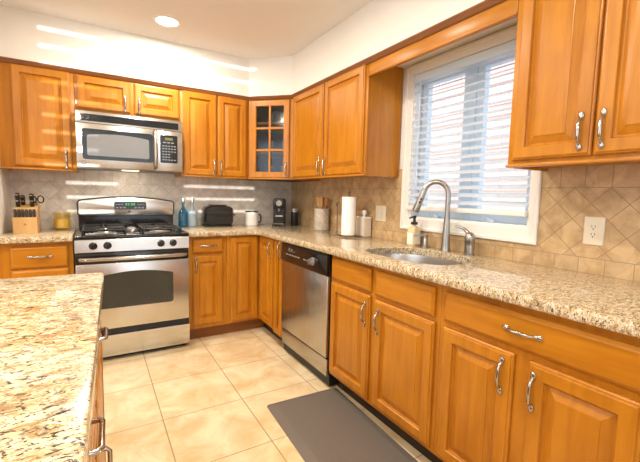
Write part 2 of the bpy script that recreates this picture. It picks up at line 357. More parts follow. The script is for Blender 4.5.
# front wall: two shuttered windows and an added, unseen one behind the front fill lamp
def wall_with_holes(y0, y1, x0, x1, holes):
    xs = sorted({x0, x1, *[h[0] for h in holes], *[h[1] for h in holes]}); out = []
    for a, c in zip(xs[:-1], xs[1:]):
        h = [h for h in holes if h[0] <= a and h[1] >= c]
        if not h: out.append((a, c, y0, y1, 0, CZ))
        else: out += [(a, c, y0, y1, 0, h[0][2]), (a, c, y0, y1, h[0][3], CZ)]
    return out
LOUV = 1.294
holes = [(-3.975, -3.56, 0.60, 2.42), (-3.06, -2.32, 0.60, 2.42), (-2.15, -0.45, 0.65, 2.35)]
struct('wall_front', M_wall, *wall_with_holes(RY0-0.1, RY0, RX0, 0.12, holes))
def shutter(n, x0, x1, openz):
    root = group_root('window_%d' % n)
    mb = MB(); mb.box(x0-0.06, x0, RY0-0.02, RY0+0.03, 0.54, 2.44); mb.box(x1, x1+0.06, RY0-0.02, RY0+0.03, 0.54, 2.44)
    mb.box(x0, x1, RY0-0.02, RY0+0.03, 0.54, 0.60); mb.build('window_frame', M_trim, root)
    mb = MB(); k = -6
    while LOUV+k*0.118 < 2.42:
        z = LOUV+k*0.118; is_open = any(a <= z <= c for a, c in openz)
        g = 0.0125 if is_open else -0.002
        z0 = z+g; gn = 0.0125 if any(a <= z+0.118 <= c for a, c in openz) else -0.002
        if z0 < 2.4 and z0 > 0.55: mb.box(x0, x1, RY0-0.06, RY0-0.048, z0, z+0.118-gn)
        k += 1
    mb.build('louvre', M_trim, root)
shutter(2, -3.975, -3.56, [(1.0, 2.40)])
shutter(3, -3.06, -2.32, [(1.05, 1.32), (2.2, 2.42)])
w4 = group_root('window_4')  # added window, out of view, that accounts for the front fill lamp
mb = MB(); mb.box(-2.21, -2.15, RY0-0.02, RY0+0.03, 0.59, 2.41); mb.box(-0.45, -0.39, RY0-0.02, RY0+0.03, 0.59, 2.41); mb.box(-2.15, -0.45, RY0-0.02, RY0+0.03, 2.35, 2.41); mb.box(-2.15, -0.45, RY0-0.02, RY0+0.03, 0.59, 0.65); mb.build('window_frame', M_trim, w4)
mb = MB(); mb.box(-2.16, -0.44, RY0-0.06, RY0-0.057, 0.64, 2.36); mb.build('sun_block_blind', M_slat, w4)  # added out of view to keep direct sun off the soffit
# soffit above the wall cabinets and crown moulding
def offset_path(pts, d):
    """offset an open polyline to its right-hand side by d (xy)"""
    out = []
    for i in range(len(pts)):
        p = Vector(pts[i]+(0,)) if len(pts[i]) == 2 else Vector(pts[i])
        dirs = []
        if i > 0: dirs.append((Vector(pts[i]) - Vector(pts[i-1])).normalized())
        if i < len(pts)-1: dirs.append((Vector(pts[i+1]) - Vector(pts[i])).normalized())
        ns = [Vector((q.y, -q.x)) for q in dirs]
        nn = sum(ns, Vector((0,0))); nn.normalize()
        out.append(tuple(Vector(pts[i]) + nn*(d/max(0.3, nn.dot(ns[0])))))
    return out
FACE = [(-2.405, -0.305), (-0.61, -0.305), (-0.305, -0.61), (-0.305, -5.5)]
pth = offset_path(FACE, 0.022)
mb = MB()
poly = pth + [(0, -5.5), (0, 0), (-2.405, 0)]
mb.loops([[(x, y, z) for x, y in poly] for z in (2.107, CZ)]); mb.build('soffit', M_wall, kind='structure')
def sweep_profile(path, prof):
    """prof: list of (outward offset, z)"""
    cols = []
    P = [offset_path(path, d) for d, z in prof]
    return [[(P[j][i][0], P[j][i][1], prof[j][1]) for j in range(len(prof))] for i in range(len(path))]
CP = FACE[:3] + [(-0.305, -3.36)]
mb = MB(); mb.loops(sweep_profile(CP, [(0.001, 2.076), (0.008, 2.078), (0.014, 2.084), (0.018, 2.094), (0.026, 2.100), (0.028, 2.1065), (0.001, 2.1065)]))
mb.build('trim_1', M_crown_shaded, kind='structure')
# backsplash tiles
mb = MB(); mb.box(-2.405, -0.011, -0.011, -0.0005, 0.90, 1.42); o = mb.build('backsplash_back', M_splash_b_daylit, kind='structure')
mb = MB()
for y0, y1, z0, z1 in ((-1.735, 0, 0.90, 1.42), (-2.68, -1.735, 0.90, 1.008), (-3.42, -2.68, 0.90, 1.42)): mb.box(-0.011, -0.0005, y0, y1, z0, z1)
mb.build('backsplash_right', M_splash_r, kind='structure')
# baseboards behind the camera
struct('baseboard_front', M_trim, (RX0, -3.4, RY0, RY0+0.012, 0, 0.09)); 
# ------------------------------------------------------------------ window in right wall
win = group_root('window_1')
mb = MB(); c0 = -0.020
cy0, cy1, cz0, cz1 = -2.682, -1.734, 1.007, 2.092
FW = frame((0,0,0), (0,-1,0), (-1,0,0))
def ring_frame(mb, F, A, B, c_back, c_front, bev=0.004):
    (a0,a1,b0,b1), (p0,p1,q0,q1) = A, B
    rect = lambda a0,a1,b0,b1,c: [F(a0,b0,c),F(a1,b0,c),F(a1,b1,c),F(a0,b1,c)]
    mb.loops([rect(a0,a1,b0,b1,c_back), rect(a0,a1,b0,b1,c_front-bev), rect(a0+bev,a1-bev,b0+bev,b1-bev,c_front), rect(p0-bev,p1+bev,q0-bev,q1+bev,c_front), rect(p0,p1,q0,q1,c_front-bev), rect(p0,p1,q0,q1,c_back)], closed=True)
ring_frame(mb, FW, (-cy1,-cy0,cz0,cz1), (-WY1,-WY0,WZ0,WZ1), -0.001, 0.016)
ring_frame(mb, FW, (-cy1,-cy0,cz0,cz1), (-cy1+0.022,-cy0-0.022,cz0+0.022,cz1-0.022), 0.012, 0.024, 0.004)
mb.build('casing', M_trim, win)
mb = MB(); ring_frame(mb, FW, (-WY1-0.001,-WY0+0.001,WZ0-0.001,WZ1+0.001), (-WY1+0.012,-WY0-0.012,WZ0+0.012,WZ1-0.012), -0.115, 0.0, 0.001); mb.build('jamb', M_trim, win)
ymid = (WY0+WY1)/2
mb = MB()
for s0, s1 in ((WY1-0.012, ymid+0.02), (ymid-0.02, WY0+0.012)):
    ring_frame(mb, FW, (-s0,-s1,WZ0+0.012,WZ1-0.012), (-s0+0.05,-s1-0.05,WZ0+0.062,WZ1-0.062), -0.105, -0.06, 0.004)
mb.box(0.055, 0.11, ymid-0.021, ymid+0.021, WZ0+0.012, WZ1-0.012, 0.003)
mb.build('sash', M_vinyl, win)
mb = MB()
for s0, s1 in ((WY1-0.062, ymid+0.07), (ymid-0.07, WY0+0.062)): mb.box(0.082, 0.086, s1, s0, WZ0+0.06, WZ1-0.06)
mb.build('pane', M_pane, win)
for yy in (-1.97, -2.36):
    mb = MB(); mb.box(0.035, 0.062, yy-0.035, yy+0.035, WZ0+0.012, WZ0+0.03, 0.004); mb.cyl((0.035, yy, WZ0+0.025), (0.018, yy, WZ0+0.04), 0.008)
    mb.tube([(0.02, yy, WZ0+0.042), (0.012, yy-0.03, WZ0+0.034), (0.008, yy-0.062, WZ0+0.02)], [0.006, 0.005, 0.007]); mb.ellipsoid((0.008, yy-0.064, WZ0+0.02), 0.008, 0.011, 0.008)
    mb.build('crank_handle', M_vinyl, win)
mb = MB(); mb.tube([(0.055, ymid+0.005, 1.50), (0.04, ymid+0.005, 1.50), (0.03, ymid+0.004, 1.54), (0.028, ymid+0.003, 1.60)], [0.009, 0.008, 0.007, 0.006]); mb.build('sash_lock', M_vinyl, win)
# blind
bl = thing('window_blind', 'white horizontal slat blind hanging in the window above the sink', 'blind', (0.0, ymid, WZ1))
mb = MB(); mb.box(-0.018, 0.035, WY0+0.008, WY1-0.006, 1.975, 2.026, 0.004); mb.build('headrail', M_vinyl, bl)
mb = MB(); zt = 1.957; tilt = math.radians(29); n = 0
z = zt
while z > 1.19:
    hw = 0.024; dx, dz = hw*math.cos(tilt), hw*math.sin(tilt); xc = -0.008
    sec = []
    for k in range(5):
        q = -1+k*0.5; sec.append((xc+q*dx+0.0, z+q*dz+0.0025*(1-q*q)))
    top = [(x, zz+0.0014) for x, zz in sec]; prof = sec + top[::-1]
    mb.loops([[(x, y, zz) for x, zz in prof] for y in (WY0+0.008, WY1-0.006)])
    z -= 0.0445
mb.build('slats', M_slat, bl, 60)
mb = MB(); mb.box(-0.038, 0.018, WY0+0.004, WY1-0.004, 1.142, 1.169, 0.003); mb.build('bottom_rail', M_trim, bl)
mb = MB()
for yy in (WY1-0.13, ymid+0.02, WY0+0.16):
    for xx in (-0.0305, 0.0145): mb.cyl((xx, yy, 1.16), (xx, yy, 1.98), 0.0009, seg=6)
mb.build('ladder_cord', M_trim, bl)
mb = MB(); mb.cyl((-0.036, WY1-0.085, 1.28), (-0.036, WY1-0.085, 1.98), 0.0032, seg=8); mb.build('tilt_wand', M_vinyl, bl)
# neighbouring house outside
hs = thing('neighbouring_house', 'pale pinkish brick house seen outside through the window blind', 'house', (3.4, -0.5, 0))
mb = MB(); mb.box(3.4, 6.0, -6.0, 6.0, -0.5, 5.2); z = -0.4
while z < 5.1: mb.hexa([(3.37,-6,z),(3.4,-6,z),(3.4,6,z),(3.37,6,z),(3.396,-6,z+0.15),(3.4,-6,z+0.15),(3.4,6,z+0.15),(3.396,6,z+0.15)]); z += 0.16
mb.build('wall', M_house, hs)
M_gp = plain('grey_pane', (0.55,0.58,0.6), 0.4)
for ya, yb in ((1.2, 2.4), (-2.6, -1.5)):
    mb = MB(); mb.box(3.3, 3.42, ya, yb, 0.9, 2.4, 0.02); wfr = mb.build('window_frame', M_trim, hs)
    mb = MB(); mb.box(3.28, 3.31, ya+0.1, yb-0.1, 1.0, 2.3); mb.build('pane', M_gp, wfr)
mb = MB(); mb.hexa([(3.0,-6.2,5.1),(6.4,-6.2,5.1),(6.4,6.2,5.1),(3.0,6.2,5.1),(4.5,-6.2,6.6),(4.9,-6.2,6.6),(4.9,6.2,6.6),(4.5,6.2,6.6)]); mb.build('roof', M_blackm, hs)
struct('ground_outside', plain('pale_concrete', (0.5, 0.48, 0.45), 0.9), (0.13, 12, -12, 12, -0.6, -0.5))
# ------------------------------------------------------------------ cabinets
FB = frame((0,-0.61,0), (1,0,0), (0,-1,0)); FR = frame((-0.61,0,0), (0,-1,0), (-1,0,0))
UB = frame((0,-0.305,0), (1,0,0), (0,-1,0)); UR = frame((-0.305,0,0), (0,-1,0), (-1,0,0))
RAISED = [(0,0.0005),(0,0.010),(0.003,0.0135),(0.0075,0.0145),(0.0085,0.0185),(0.012,0.020),(0.050,0.020),(0.0525,0.0165),(0.054,0.008),(0.057,0.0045),(0.062,0.0045),(0.090,0.0165),(0.0905,0.0185),(0.093,0.019)]
SLAB = [(0,0.0005),(0,0.011),(0.003,0.0135),(0.010,0.0185),(0.014,0.020)]
def pull(parent, F, a, b, horiz=False, L=0.112, c0=0.020, name='handle'):
    G = (lambda t, h: F(a+t, b, c0+h)) if horiz else (lambda t, h: F(a, b+t, c0+h))
    mb = MB(); h = L/2
    prof = [(-0.98,0.003,0.0060),(-0.82,0.006,0.0048),(-0.70,0.012,0.0044),(-0.58,0.019,0.0052),(-0.30,0.0215,0.0066),(0,0.022,0.0070),(0.30,0.0215,0.0066),(0.58,0.019,0.0052),(0.70,0.012,0.0044),(0.82,0.006,0.0048),(0.98,0.003,0.0060)]
    mb.tube([G(t*h, hh) for t, hh, r in prof], [r for t, hh, r in prof], 10)
    d = (G(1,0)-G(0,0)).normalized(); nn = (G(0,1)-G(0,0)).normalized(); w = d.cross(nn)
    R = Matrix((w, nn, d)).transposed()
    for s in (-1, 1): mb.ellipsoid(G(s*h, 0.003), 0.0098, 0.0060, 0.015, R)
    return mb.build(name, M_chrome, parent, 60)
def add_door(root, F, a0, a1, b0, b1, handle=None, name='door'):
    mb = MB(); mb.rect_rings(F, a0, a1, b0, b1, RAISED); d = mb.build(name, M_woodv, root, 9)
    if handle: pull(d, F, *handle)
    return d
def add_drawer(root, F, a0, a1, b0, b1, handle=None, name='drawer'):
    mb = MB(); mb.rect_rings(F, a0, a1, b0, b1, SLAB); d = mb.build(name, M_woodh, root, 9)
    if handle: pull(d, F, *handle, True)
    return d
def base_unit(label, F, a0, a1, depth=0.60, kick=None, name='base_cabinet'):
    loc = F((a0+a1)/2, 0, -depth/2); root = thing(name, label, 'cabinet', loc)
    mb = MB(); g = 0.0008; z0, z1 = 0.108, 0.873
    mb.fbox(F, a0+g, a1-g, z0, z1, -0.019, 0.0)
    mb.fbox(F, a0+g, a0+0.018, z0, z1, -depth, -0.019); mb.fbox(F, a1-0.018, a1-g, z0, z1, -depth, -0.019)
    mb.fbox(F, a0+0.018, a1-0.018, z0, z0+0.018, -depth, -0.019); mb.fbox(F, a0+0.018, a1-0.018, z0, z1, -depth, -depth+0.012)
    mb.build('carcass', M_woodv, root)
    mb = MB(); mb.fbox(F, a0+g, a1-g, 0.0, z0, -0.085, -0.070); mb.fbox(F, a0+g, a0+0.018, 0, z0, -depth, -0.085); mb.fbox(F, a1-0.018, a1-g, 0, z0, -depth, -0.085)
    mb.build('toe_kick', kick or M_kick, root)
    return root
def wall_unit(label, F, a0, a1, z0, z1=2.106, depth=0.305, name='wall_cabinet'):
    root = thing(name, label, 'cabinet', F((a0+a1)/2, z0, -depth/2)); g = 0.0008; e = -0.012+0.305-depth
    mb = MB(); mb.fbox(F, a0+g, a1-g, z0, z1, -0.019, 0.0, 0.0015)
    mb.fbox(F, a0+g, a1-g, z0+0.016, z1, -0.293, -0.019); mb.fbox(F, a0+g, a0+0.014, z0, z0+0.016, -0.293, -0.019); mb.fbox(F, a1-0.014, a1-g, z0, z0+0.016, -0.293, -0.019)
    mb.build('carcass', M_woodv, root)
    if z0 < 1.5:
        mb = MB(); mb.fbox(F, a0+g, a1-g, z0, z0+0.012, 0.0003, 0.016, 0.003); mb.build('bottom_rail', M_woodh, root)
    return root
ZU = 1.362
# back run, wall cabinets
u = wall_unit('single-door maple wall cabinet above the knife block, left of the microwave', UB, -2.403, -1.957, ZU)
add_door(u, UB, -2.325, -1.985, 1.385, 2.076, (-2.02, 1.445))
u = wall_unit('short two-door maple wall cabinet directly above the microwave', UB, -1.957, -1.213, 1.806)
add_door(u, UB, -1.943, -1.587, 1.832, 2.070, (-1.625, 1.897, False, 0.095)); add_door(u, UB, -1.560, -1.224, 1.832, 2.070, (-1.525, 1.897, False, 0.095))
u = wall_unit('two-door maple wall cabinet between the microwave and the glazed corner cabinet', UB, -1.213, -0.612, ZU)
add_door(u, UB, -1.192, -0.909, 1.375, 2.076, (-0.935, 1.450)); add_door(u, UB, -0.899, -0.634, 1.375, 2.076, (-0.873, 1.450))
# diagonal glazed corner cabinet
u = thing('corner_wall_cabinet', 'diagonal corner wall cabinet with a six-pane glass door', 'cabinet', (-0.25, -0.25, ZU))
UD = frame((-0.61,-0.305,0), (1,-1,0), (-1,-1,0)); DW_ = 0.4313
mb = MB()
pent = [(-0.6105,-0.012),(-0.6105,-0.3045),(-0.3045,-0.6105),(-0.012,-0.6105),(-0.012,-0.012)]
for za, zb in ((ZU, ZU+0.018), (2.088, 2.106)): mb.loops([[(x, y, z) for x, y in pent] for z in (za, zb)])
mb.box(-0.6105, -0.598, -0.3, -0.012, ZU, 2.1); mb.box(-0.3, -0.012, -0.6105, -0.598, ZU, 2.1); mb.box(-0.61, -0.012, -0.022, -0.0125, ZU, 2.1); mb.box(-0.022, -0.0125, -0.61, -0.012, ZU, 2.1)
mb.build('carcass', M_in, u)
mb = MB(); mb.fbox(UD, 0.001, 0.040, ZU, 2.106, -0.019, 0.0); mb.fbox(UD, DW_-0.040, DW_-0.001, ZU, 2.106, -0.019, 0.0); mb.fbox(UD, 0.040, DW_-0.040, ZU, ZU+0.025, -0.019, 0.0); mb.fbox(UD, 0.040, DW_-0.040, 2.07, 2.106, -0.019, 0.0)
mb.build('face_frame', M_woodv, u)
mb = MB(); mb.fbox(UD, 0.006, DW_-0.006, ZU, ZU+0.012, 0.0003, 0.016, 0.003); mb.build('bottom_rail', M_woodh, u)
for zz in (1.600, 1.865):
    mb = MB(); mb.loops([[(x*0.96-0.01, y*0.96-0.01, z) for x, y in pent] for z in (zz, zz+0.018)]); mb.build('shelf', M_woodh, u)
mb = MB(); a0, a1, b0, b1 = 0.028, DW_-0.028, 1.375, 2.073
rr = lambda i, c: [UD(a0+i,b0+i,c),UD(a1-i,b0+i,c),UD(a1-i,b1-i,c),UD(a0+i,b1-i,c)]
mb.loops([rr(i, c) for i, c in ((0,0.0005),(0,0.013),(0.0025,0.0175),(0.007,0.02),(0.050,0.02),(0.055,0.015),(0.055,0.0005))], closed=True)
ia0, ia1, ib0, ib1 = a0+0.055, a1-0.055, b0+0.055, b1-0.055
mb.fbox(UD, (ia0+ia1)/2-0.010, (ia0+ia1)/2+0.010, ib0, ib1, 0.006, 0.018, 0.003)
for k in (1, 2):
    zz = ib0+(ib1-ib0)*k/3; mb.fbox(UD, ia0, ia1, zz-0.010, zz+0.010, 0.006, 0.018, 0.003)
d = mb.build('door', M_woodv, u, 20); pull(d, UD, a1-0.026, 1.447)
mb = MB(); mb.fbox(UD, ia0-0.004, ia1+0.004, ib0-0.004, ib1+0.004, 0.002, 0.005); mb.build('glass_pane', M_cabglass, d)
# right run, wall cabinets
u = wall_unit('two-door maple wall cabinet left of the window, above the utensil crock', UR, 0.612, 1.690, ZU)
add_door(u, UR, 0.636, 1.150, 1.375, 2.084, (1.118, 1.452)); add_door(u, UR, 1.172, 1.664, 1.375, 2.084, (1.205, 1.452))
u = wall_unit('large two-door maple wall cabinet right of the window, above the wall outlet', UR, 2.690, 3.375, ZU)
add_door(u, UR, 2.716, 3.014, 1.390, 2.084, (2.978, 1.478)); add_door(u, UR, 3.022, 3.335, 1.390, 2.084, (3.048, 1.478))
mb = MB(); v = thing('window_valance', 'plain maple valance board bridging the two cabinets above the window', 'valance', (-0.295, -2.19, 2.0))
mb.fbox(UR, 1.6915, 2.6885, 1.998, 2.106, -0.019, 0.0, 0.002); mb.build('board', M_woodh, v)
mb = MB(); mb.fbox(UR, 1.6915, 2.6885, 2.000, 2.011, 0.0005, 0.006, 0.002); mb.build('bead', M_woodh, v)
# back run, base units
u = base_unit('maple base cabinet with drawers left of the range, under the knife block', FB, -2.403, -1.988)
add_drawer(u, FB, -2.328, -2.016, 0.703, 0.848, (-2.172, 0.778)); add_drawer(u, FB, -2.328, -2.016, 0.425, 0.690, (-2.172, 0.56)); add_drawer(u, FB, -2.328, -2.016, 0.14, 0.412, (-2.172, 0.28))
u = base_unit('narrow maple base cabinet with one drawer and one door right of the range', FB, -1.222, -0.912)
add_drawer(u, FB, -1.192, -0.944, 0.737, 0.855, (-1.068, 0.797)); add_door(u, FB, -1.192, -0.944, 0.139, 0.716, (-1.168, 0.640))
# corner unit
u = thing('corner_base_cabinet', 'inside-corner maple base cabinet with two doors meeting at right angles', 'cabinet', (-0.3, -0.3, 0))
mb = MB(); mb.fbox(FB, -0.911, -0.6101, 0.108, 0.873, -0.019, 0.0); mb.fbox(FR, 0.6101, 0.921, 0.108, 0.873, -0.019, 0.0)
mb.box(-0.911, -0.893, -0.591, -0.015, 0.108, 0.873); mb.box(-0.591, -0.015, -0.921, -0.903, 0.108, 0.873)
L6 = [(-0.893,-0.015),(-0.893,-0.591),(-0.591,-0.591),(-0.591,-0.903),(-0.015,-0.903),(-0.015,-0.015)]
mb.loops([[(x, y, z) for x, y in L6] for z in (0.108, 0.126)]); mb.build('carcass', M_woodv, u)
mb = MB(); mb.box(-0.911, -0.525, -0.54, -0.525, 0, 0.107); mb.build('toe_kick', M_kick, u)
mb = MB(); mb.box(-0.54, -0.525, -0.921, -0.541, 0, 0.107); mb.build('toe_kick', M_kick_shaded, u)
add_door(u, FB, -0.880, -0.634, 0.122, 0.862); add_door(u, FR, 0.634, 0.905, 0.122, 0.862, (0.872, 0.772))
u = base_unit('slim single-door maple base cabinet between the corner and the dishwasher', FR, 0.9215, 1.112, kick=M_kick_shaded)
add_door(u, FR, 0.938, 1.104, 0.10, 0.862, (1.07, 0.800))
u = base_unit('maple sink base cabinet with two doors and two false drawer fronts, right of the dishwasher', FR, 1.782, 2.634, kick=M_kick_shaded)
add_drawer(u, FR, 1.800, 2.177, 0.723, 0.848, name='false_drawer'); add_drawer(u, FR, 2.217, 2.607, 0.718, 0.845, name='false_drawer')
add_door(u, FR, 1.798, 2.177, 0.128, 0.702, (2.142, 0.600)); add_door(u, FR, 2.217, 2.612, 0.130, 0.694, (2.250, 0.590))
u = base_unit('wide maple base cabinet with one long drawer over two doors, nearest on the right', FR, 2.634, 3.352, kick=M_kick_shaded)
add_drawer(u, FR, 2.659, 3.325, 0.718, 0.841, (2.994, 0.780, True, 0.125)[:2]); add_door(u, FR, 2.659, 2.968, 0.128, 0.692, (2.930, 0.602)); add_door(u, FR, 3.021, 3.327, 0.128, 0.690, (3.042, 0.594))
# ------------------------------------------------------------------ worktops
def offs(poly, d):
    """inward offset for CCW polygon"""
    out = []; n = len(poly)
    for i in range(n):
        p, a, c = Vector(poly[i]), Vector(poly[i-1]), Vector(poly[(i+1) % n])
        d1, d2 = (p-a).normalized(), (c-p).normalized()
        n1, n2 = Vector((-d1.y, d1.x)), Vector((-d2.y, d2.x)); nn = (n1+n2).normalized()
        out.append(tuple(p + nn*(d/max(0.35, nn.dot(n1)))))
    return out
def slab(name, mat, poly, hole, z0, z1, label, parent=None):
    mb = MB(); bm = mb.bm
    def ring(P, z): return [bm.verts.new((x, y, z)) for x, y in P]
    def skin(A, B):
        n = len(A)
        for k in range(n): bm.faces.new((A[k], A[(k+1) % n], B[(k+1) % n], B[k]))
    def edges(R): 
        out = []
        for k in range(len(R)):
            e = bm.edges.get((R[k], R[(k+1) % len(R)])) or bm.edges.new((R[k], R[(k+1) % len(R)])); out.append(e)
        return out
    e_ = 0.009
    rings = [(offs(poly, e_*0.6), z0), (offs(poly, e_*0.0), z0+e_*0.8), (poly, z1-e_), (offs(poly, e_*0.3), z1-e_*0.3), (offs(poly, e_), z1)]
    R = [ring(P, z) for P, z in rings]
    for A, B in zip(R[:-1], R[1:]): skin(A, B)
    top = edges(R[-1]); bot = edges(R[0])
    if hole:
        h = hole[::-1]  # CW so that the inward offset grows
        H = [ring(offs(h, 0.004), z1), ring(offs(h, 0.0), z1-0.004), ring(h, z0)]
        H = [ring([(x, y) for x, y in offs(h, -0.004)], z1), H[1], H[2]] if False else H
        for A, B in zip(H[:-1], H[1:]): skin(A, B)
        top += edges(H[0]); bot += edges(H[-1])
    bmesh.ops.triangle_fill(bm, edges=top, use_beauty=True); bmesh.ops.triangle_fill(bm, edges=bot, use_beauty=True)
    bmesh.ops.recalc_face_normals(bm, faces=bm.faces)
    o = mb.build(name, mat, parent, 40)
    if label: tag(o, label, 'worktop')
    return o
def arc(cx, cy, r, t0, t1, n=6): return [(cx+r*math.cos(math.radians(t0+(t1-t0)*k/n)), cy+r*math.sin(math.radians(t0+(t1-t0)*k/n))) for k in range(n+1)]
CD = 0.660
# CCW outline
Lpoly = [(-0.0115,-0.0115),(-1.224,-0.0115)] + [(-1.224,-CD)] + [(-CD-0.05,-CD)] + arc(-CD-0.05,-CD-0.05,0.05,90,0)[1:] + [(-CD,-3.37),(-0.0115,-3.37)]
hole = []
for k in range(40):
    t = 2*math.pi*k/40; cx_, cy_ = -0.352, -2.225
    c, s = math.cos(t), math.sin(t); e = 2/3.2
    hx = abs(c)**e*(1 if c >= 0 else -1); hy = abs(s)**e*(1 if s >= 0 else -1)
    bx = 0.200 + (0.055*(1-(hy)**2) if hx > 0 else 0)     # back edge bows towards the tap
    hole.append((cx_+hx*(bx-0.03 if hx > 0 else 0.20), cy_+hy*0.302))
slab('granite_worktop', M_gran, Lpoly, hole, 0.875, 0.914, 'L-shaped speckled granite worktop with the sink cut into it')
slab('granite_worktop', M_gran, [(-1.987,-0.0115),(-2.403,-0.0115),(-2.403,-CD),(-1.987,-CD)], None, 0.875, 0.914, 'short granite worktop left of the range, carrying the knife block')
# sink
sk = thing('kitchen_sink', 'undermounted stainless steel sink set into the granite worktop', 'sink', (-0.352, -2.225, 0.70))
mb = MB(); big = offs(hole, -0.006)
def sc(P, f, cx=-0.352, cy=-2.225): return [(cx+(x-cx)*f, cy+(y-cy)*f) for x, y in P]
mb.loops([[(x, y, z) for x, y in P] for P, z in ((offs(hole,-0.025),0.8745),(big,0.8743),(sc(big,0.985),0.86),(sc(big,0.95),0.72),(sc(big,0.90),0.69),(sc(big,0.80),0.682),(sc(big,0.12),0.678))], False, True); mb.build('bowl', M_sink, sk)
mb = MB(); mb.lathe([(0.045,0),(0.045,0.003),(0.036,0.004),(0.030,0.001)], (-0.352,-2.225,0.6795)); mb.build('drain', M_chrome, sk)
# faucet
FY = -2.195; FX = -0.085
fc = thing('kitchen_faucet', 'tall brushed nickel gooseneck pull-down faucet behind the sink', 'faucet', (FX, FY, 0.914))
mb = MB(); mb.lathe([(0.030,0.0),(0.030,0.006),(0.027,0.012),(0.0255,0.03),(0.0195,0.16),(0.0165,0.195),(0.0165,0.20)], (FX,FY,0.9142)); mb.build('body', M_nickel, fc)
pts = [(FX,FY,1.114)]; top = 1.245; Rg = 0.070; dirx, diry = -0.62, 0.785
for k in range(0, 3): pts.append((FX, FY, 1.135+k*0.05))
for k in range(0, 15):
    t = math.radians(180-12.0*k); q = Rg+Rg*math.cos(t); pts.append((FX+dirx*q, FY+diry*q, top+Rg*1.05*math.sin(t)))
mb = MB(); mb.tube(pts, 0.0145, 16); mb.build('spout', M_nickel, fc, 60)
p0 = Vector(pts[-1]); p1 = Vector(pts[-2]); dr = (p0-p1).normalized(); dr = (dr+Vector((dirx*0.10,diry*0.10,-0.1))).normalized()
mb = MB(); mb.tube([p0-dr*0.004, p0+dr*0.01, p0+dr*0.06, p0+dr*0.118, p0+dr*0.128], [0.0155,0.0165,0.0185,0.0215,0.019], 18); hd = mb.build('spray_head', M_nickel, fc, 60)
mb = MB()
for q in (0.045, 0.065): mb.ellipsoid(p0+dr*q+Vector((-0.012,-0.013,-0.002)), 0.006, 0.006, 0.008)
mb.build('spray_button', M_rubber, hd)
lv = thing('faucet_lever', 'brushed nickel single-lever mixer handle right of the gooseneck faucet', 'faucet handle', (-0.085, -2.358, 0.914))
mb = MB(); mb.lathe([(0.030,0),(0.030,0.004),(0.026,0.008),(0.0265,0.05),(0.0255,0.072),(0.0275,0.076),(0.0275,0.106),(0.018,0.122),(0.006,0.128)], (-0.085,-2.358,0.9142)); mb.build('base', M_nickel, lv)
mb = MB(); mb.tube([(-0.085,-2.358,1.026),(-0.087,-2.338,1.042),(-0.091,-2.324,1.056),(-0.099,-2.302,1.065),(-0.107,-2.284,1.067),(-0.112,-2.274,1.066)], [0.013,0.011,0.0085,0.007,0.0065,0.005], 12); mb.build('lever', M_nickel, lv, 60)
sd = thing('soap_dispenser', 'small brushed nickel soap dispenser with short spout left of the faucet', 'soap dispenser', (-0.085, -2.035, 0.914))
mb = MB(); mb.lathe([(0.024,0),(0.024,0.004),(0.016,0.007),(0.016,0.05),(0.0135,0.054),(0.0135,0.066),(0.0175,0.068),(0.0175,0.084),(0.013,0.088)], (-0.085,-2.035,0.9142)); mb.build('body', M_nickel, sd)
mb = MB(); mb.tube([(-0.085,-2.035,0.989),(-0.115,-2.012,0.990),(-0.140,-1.992,0.986)], [0.007,0.006,0.005], 10); mb.build('spout', M_nickel, sd, 60)
sb = thing('soap_bottle', 'amber hand soap bottle with white label and black pump beside the faucet', 'bottle', (-0.075, -1.925, 0.914))
bp_ = lambda r, e=0.0: [(x, y) for x, y in rounded_rect(-0.031-e, 0.031+e, -0.031-e, 0.031+e, r)]
FZ = frame((-0.075,-1.925,0.9145), (1,0,0), (0,0,1), (0,1,0))
mb = MB(); mb.poly_rings(FZ, [(bp_(0.012),0),(bp_(0.014,0.002),0.006),(bp_(0.014,0.002),0.105),(bp_(0.014,-0.006),0.120),(bp_(0.013,-0.021),0.128),(bp_(0.013,-0.021),0.138)]); mb.build('bottle', M_soap, sb)
mb = MB(); mb.box(-0.1095,-0.1075,-1.950,-1.900,0.925,0.998); mb.box(-0.100,-0.050,-1.9595,-1.9575,0.925,0.998); mb.build('front_label', M_labelw, sb)
mb = MB(); mb.lathe([(0.022,0.136),(0.022,0.152),(0.010,0.154),(0.008,0.176),(0.012,0.178),(0.012,0.190),(0.008,0.193)], (-0.075,-1.925,0.9145)); mb.tube([(-0.075,-1.925,1.098),(-0.10,-1.925,1.098),(-0.118,-1.925,1.092)], [0.007,0.006,0.005]); mb.build('pump', M_rubber, sb)
# ------------------------------------------------------------------ dishwasher
dw = thing('dishwasher', 'stainless steel dishwasher with black control strip between base cabinets', 'dishwasher', (-0.3, -1.447, 0))
a0, a1 = 1.1155, 1.778
mb = MB(); mb.fbox(FR, a0, a1, 0.02, 0.868, -0.56, -0.002); mb.build('tub', M_blackm, dw)
mb = MB(); mb.fbox(FR, a0+0.002, a1-0.004, 0.204, 0.728, 0.0, 0.026, 0.006); mb.build('door', M_steelv, dw)
mb = MB(); mb.poly_rings(frame((0,0,0),(1,0,0),(0,-1,0)), [([(-0.612,0.730),(-0.640,0.730),(-0.646,0.745),(-0.640,0.858),(-0.632,0.868),(-0.612,0.868)], c) for c in (a0+0.002, a1-0.004)]); cp = mb.build('control_panel', M_black, dw)
FP = frame((-0.6435,0,0), (0,-1,0), (-1,0,0))
mb = MB(); mb.lathe([(0.028,-0.004),(0.028,0.006),(0.022,0.010),(0.019,0.024),(0.016,0.026)], FP(1.600,0.795,0), ax=(-1,0,0)); mb.box(-0.680,-0.665,-1.603,-1.597,0.776,0.814); mb.build('knob', plain('grey_knob', (0.30,0.29,0.28), 0.25, 0.6), cp)
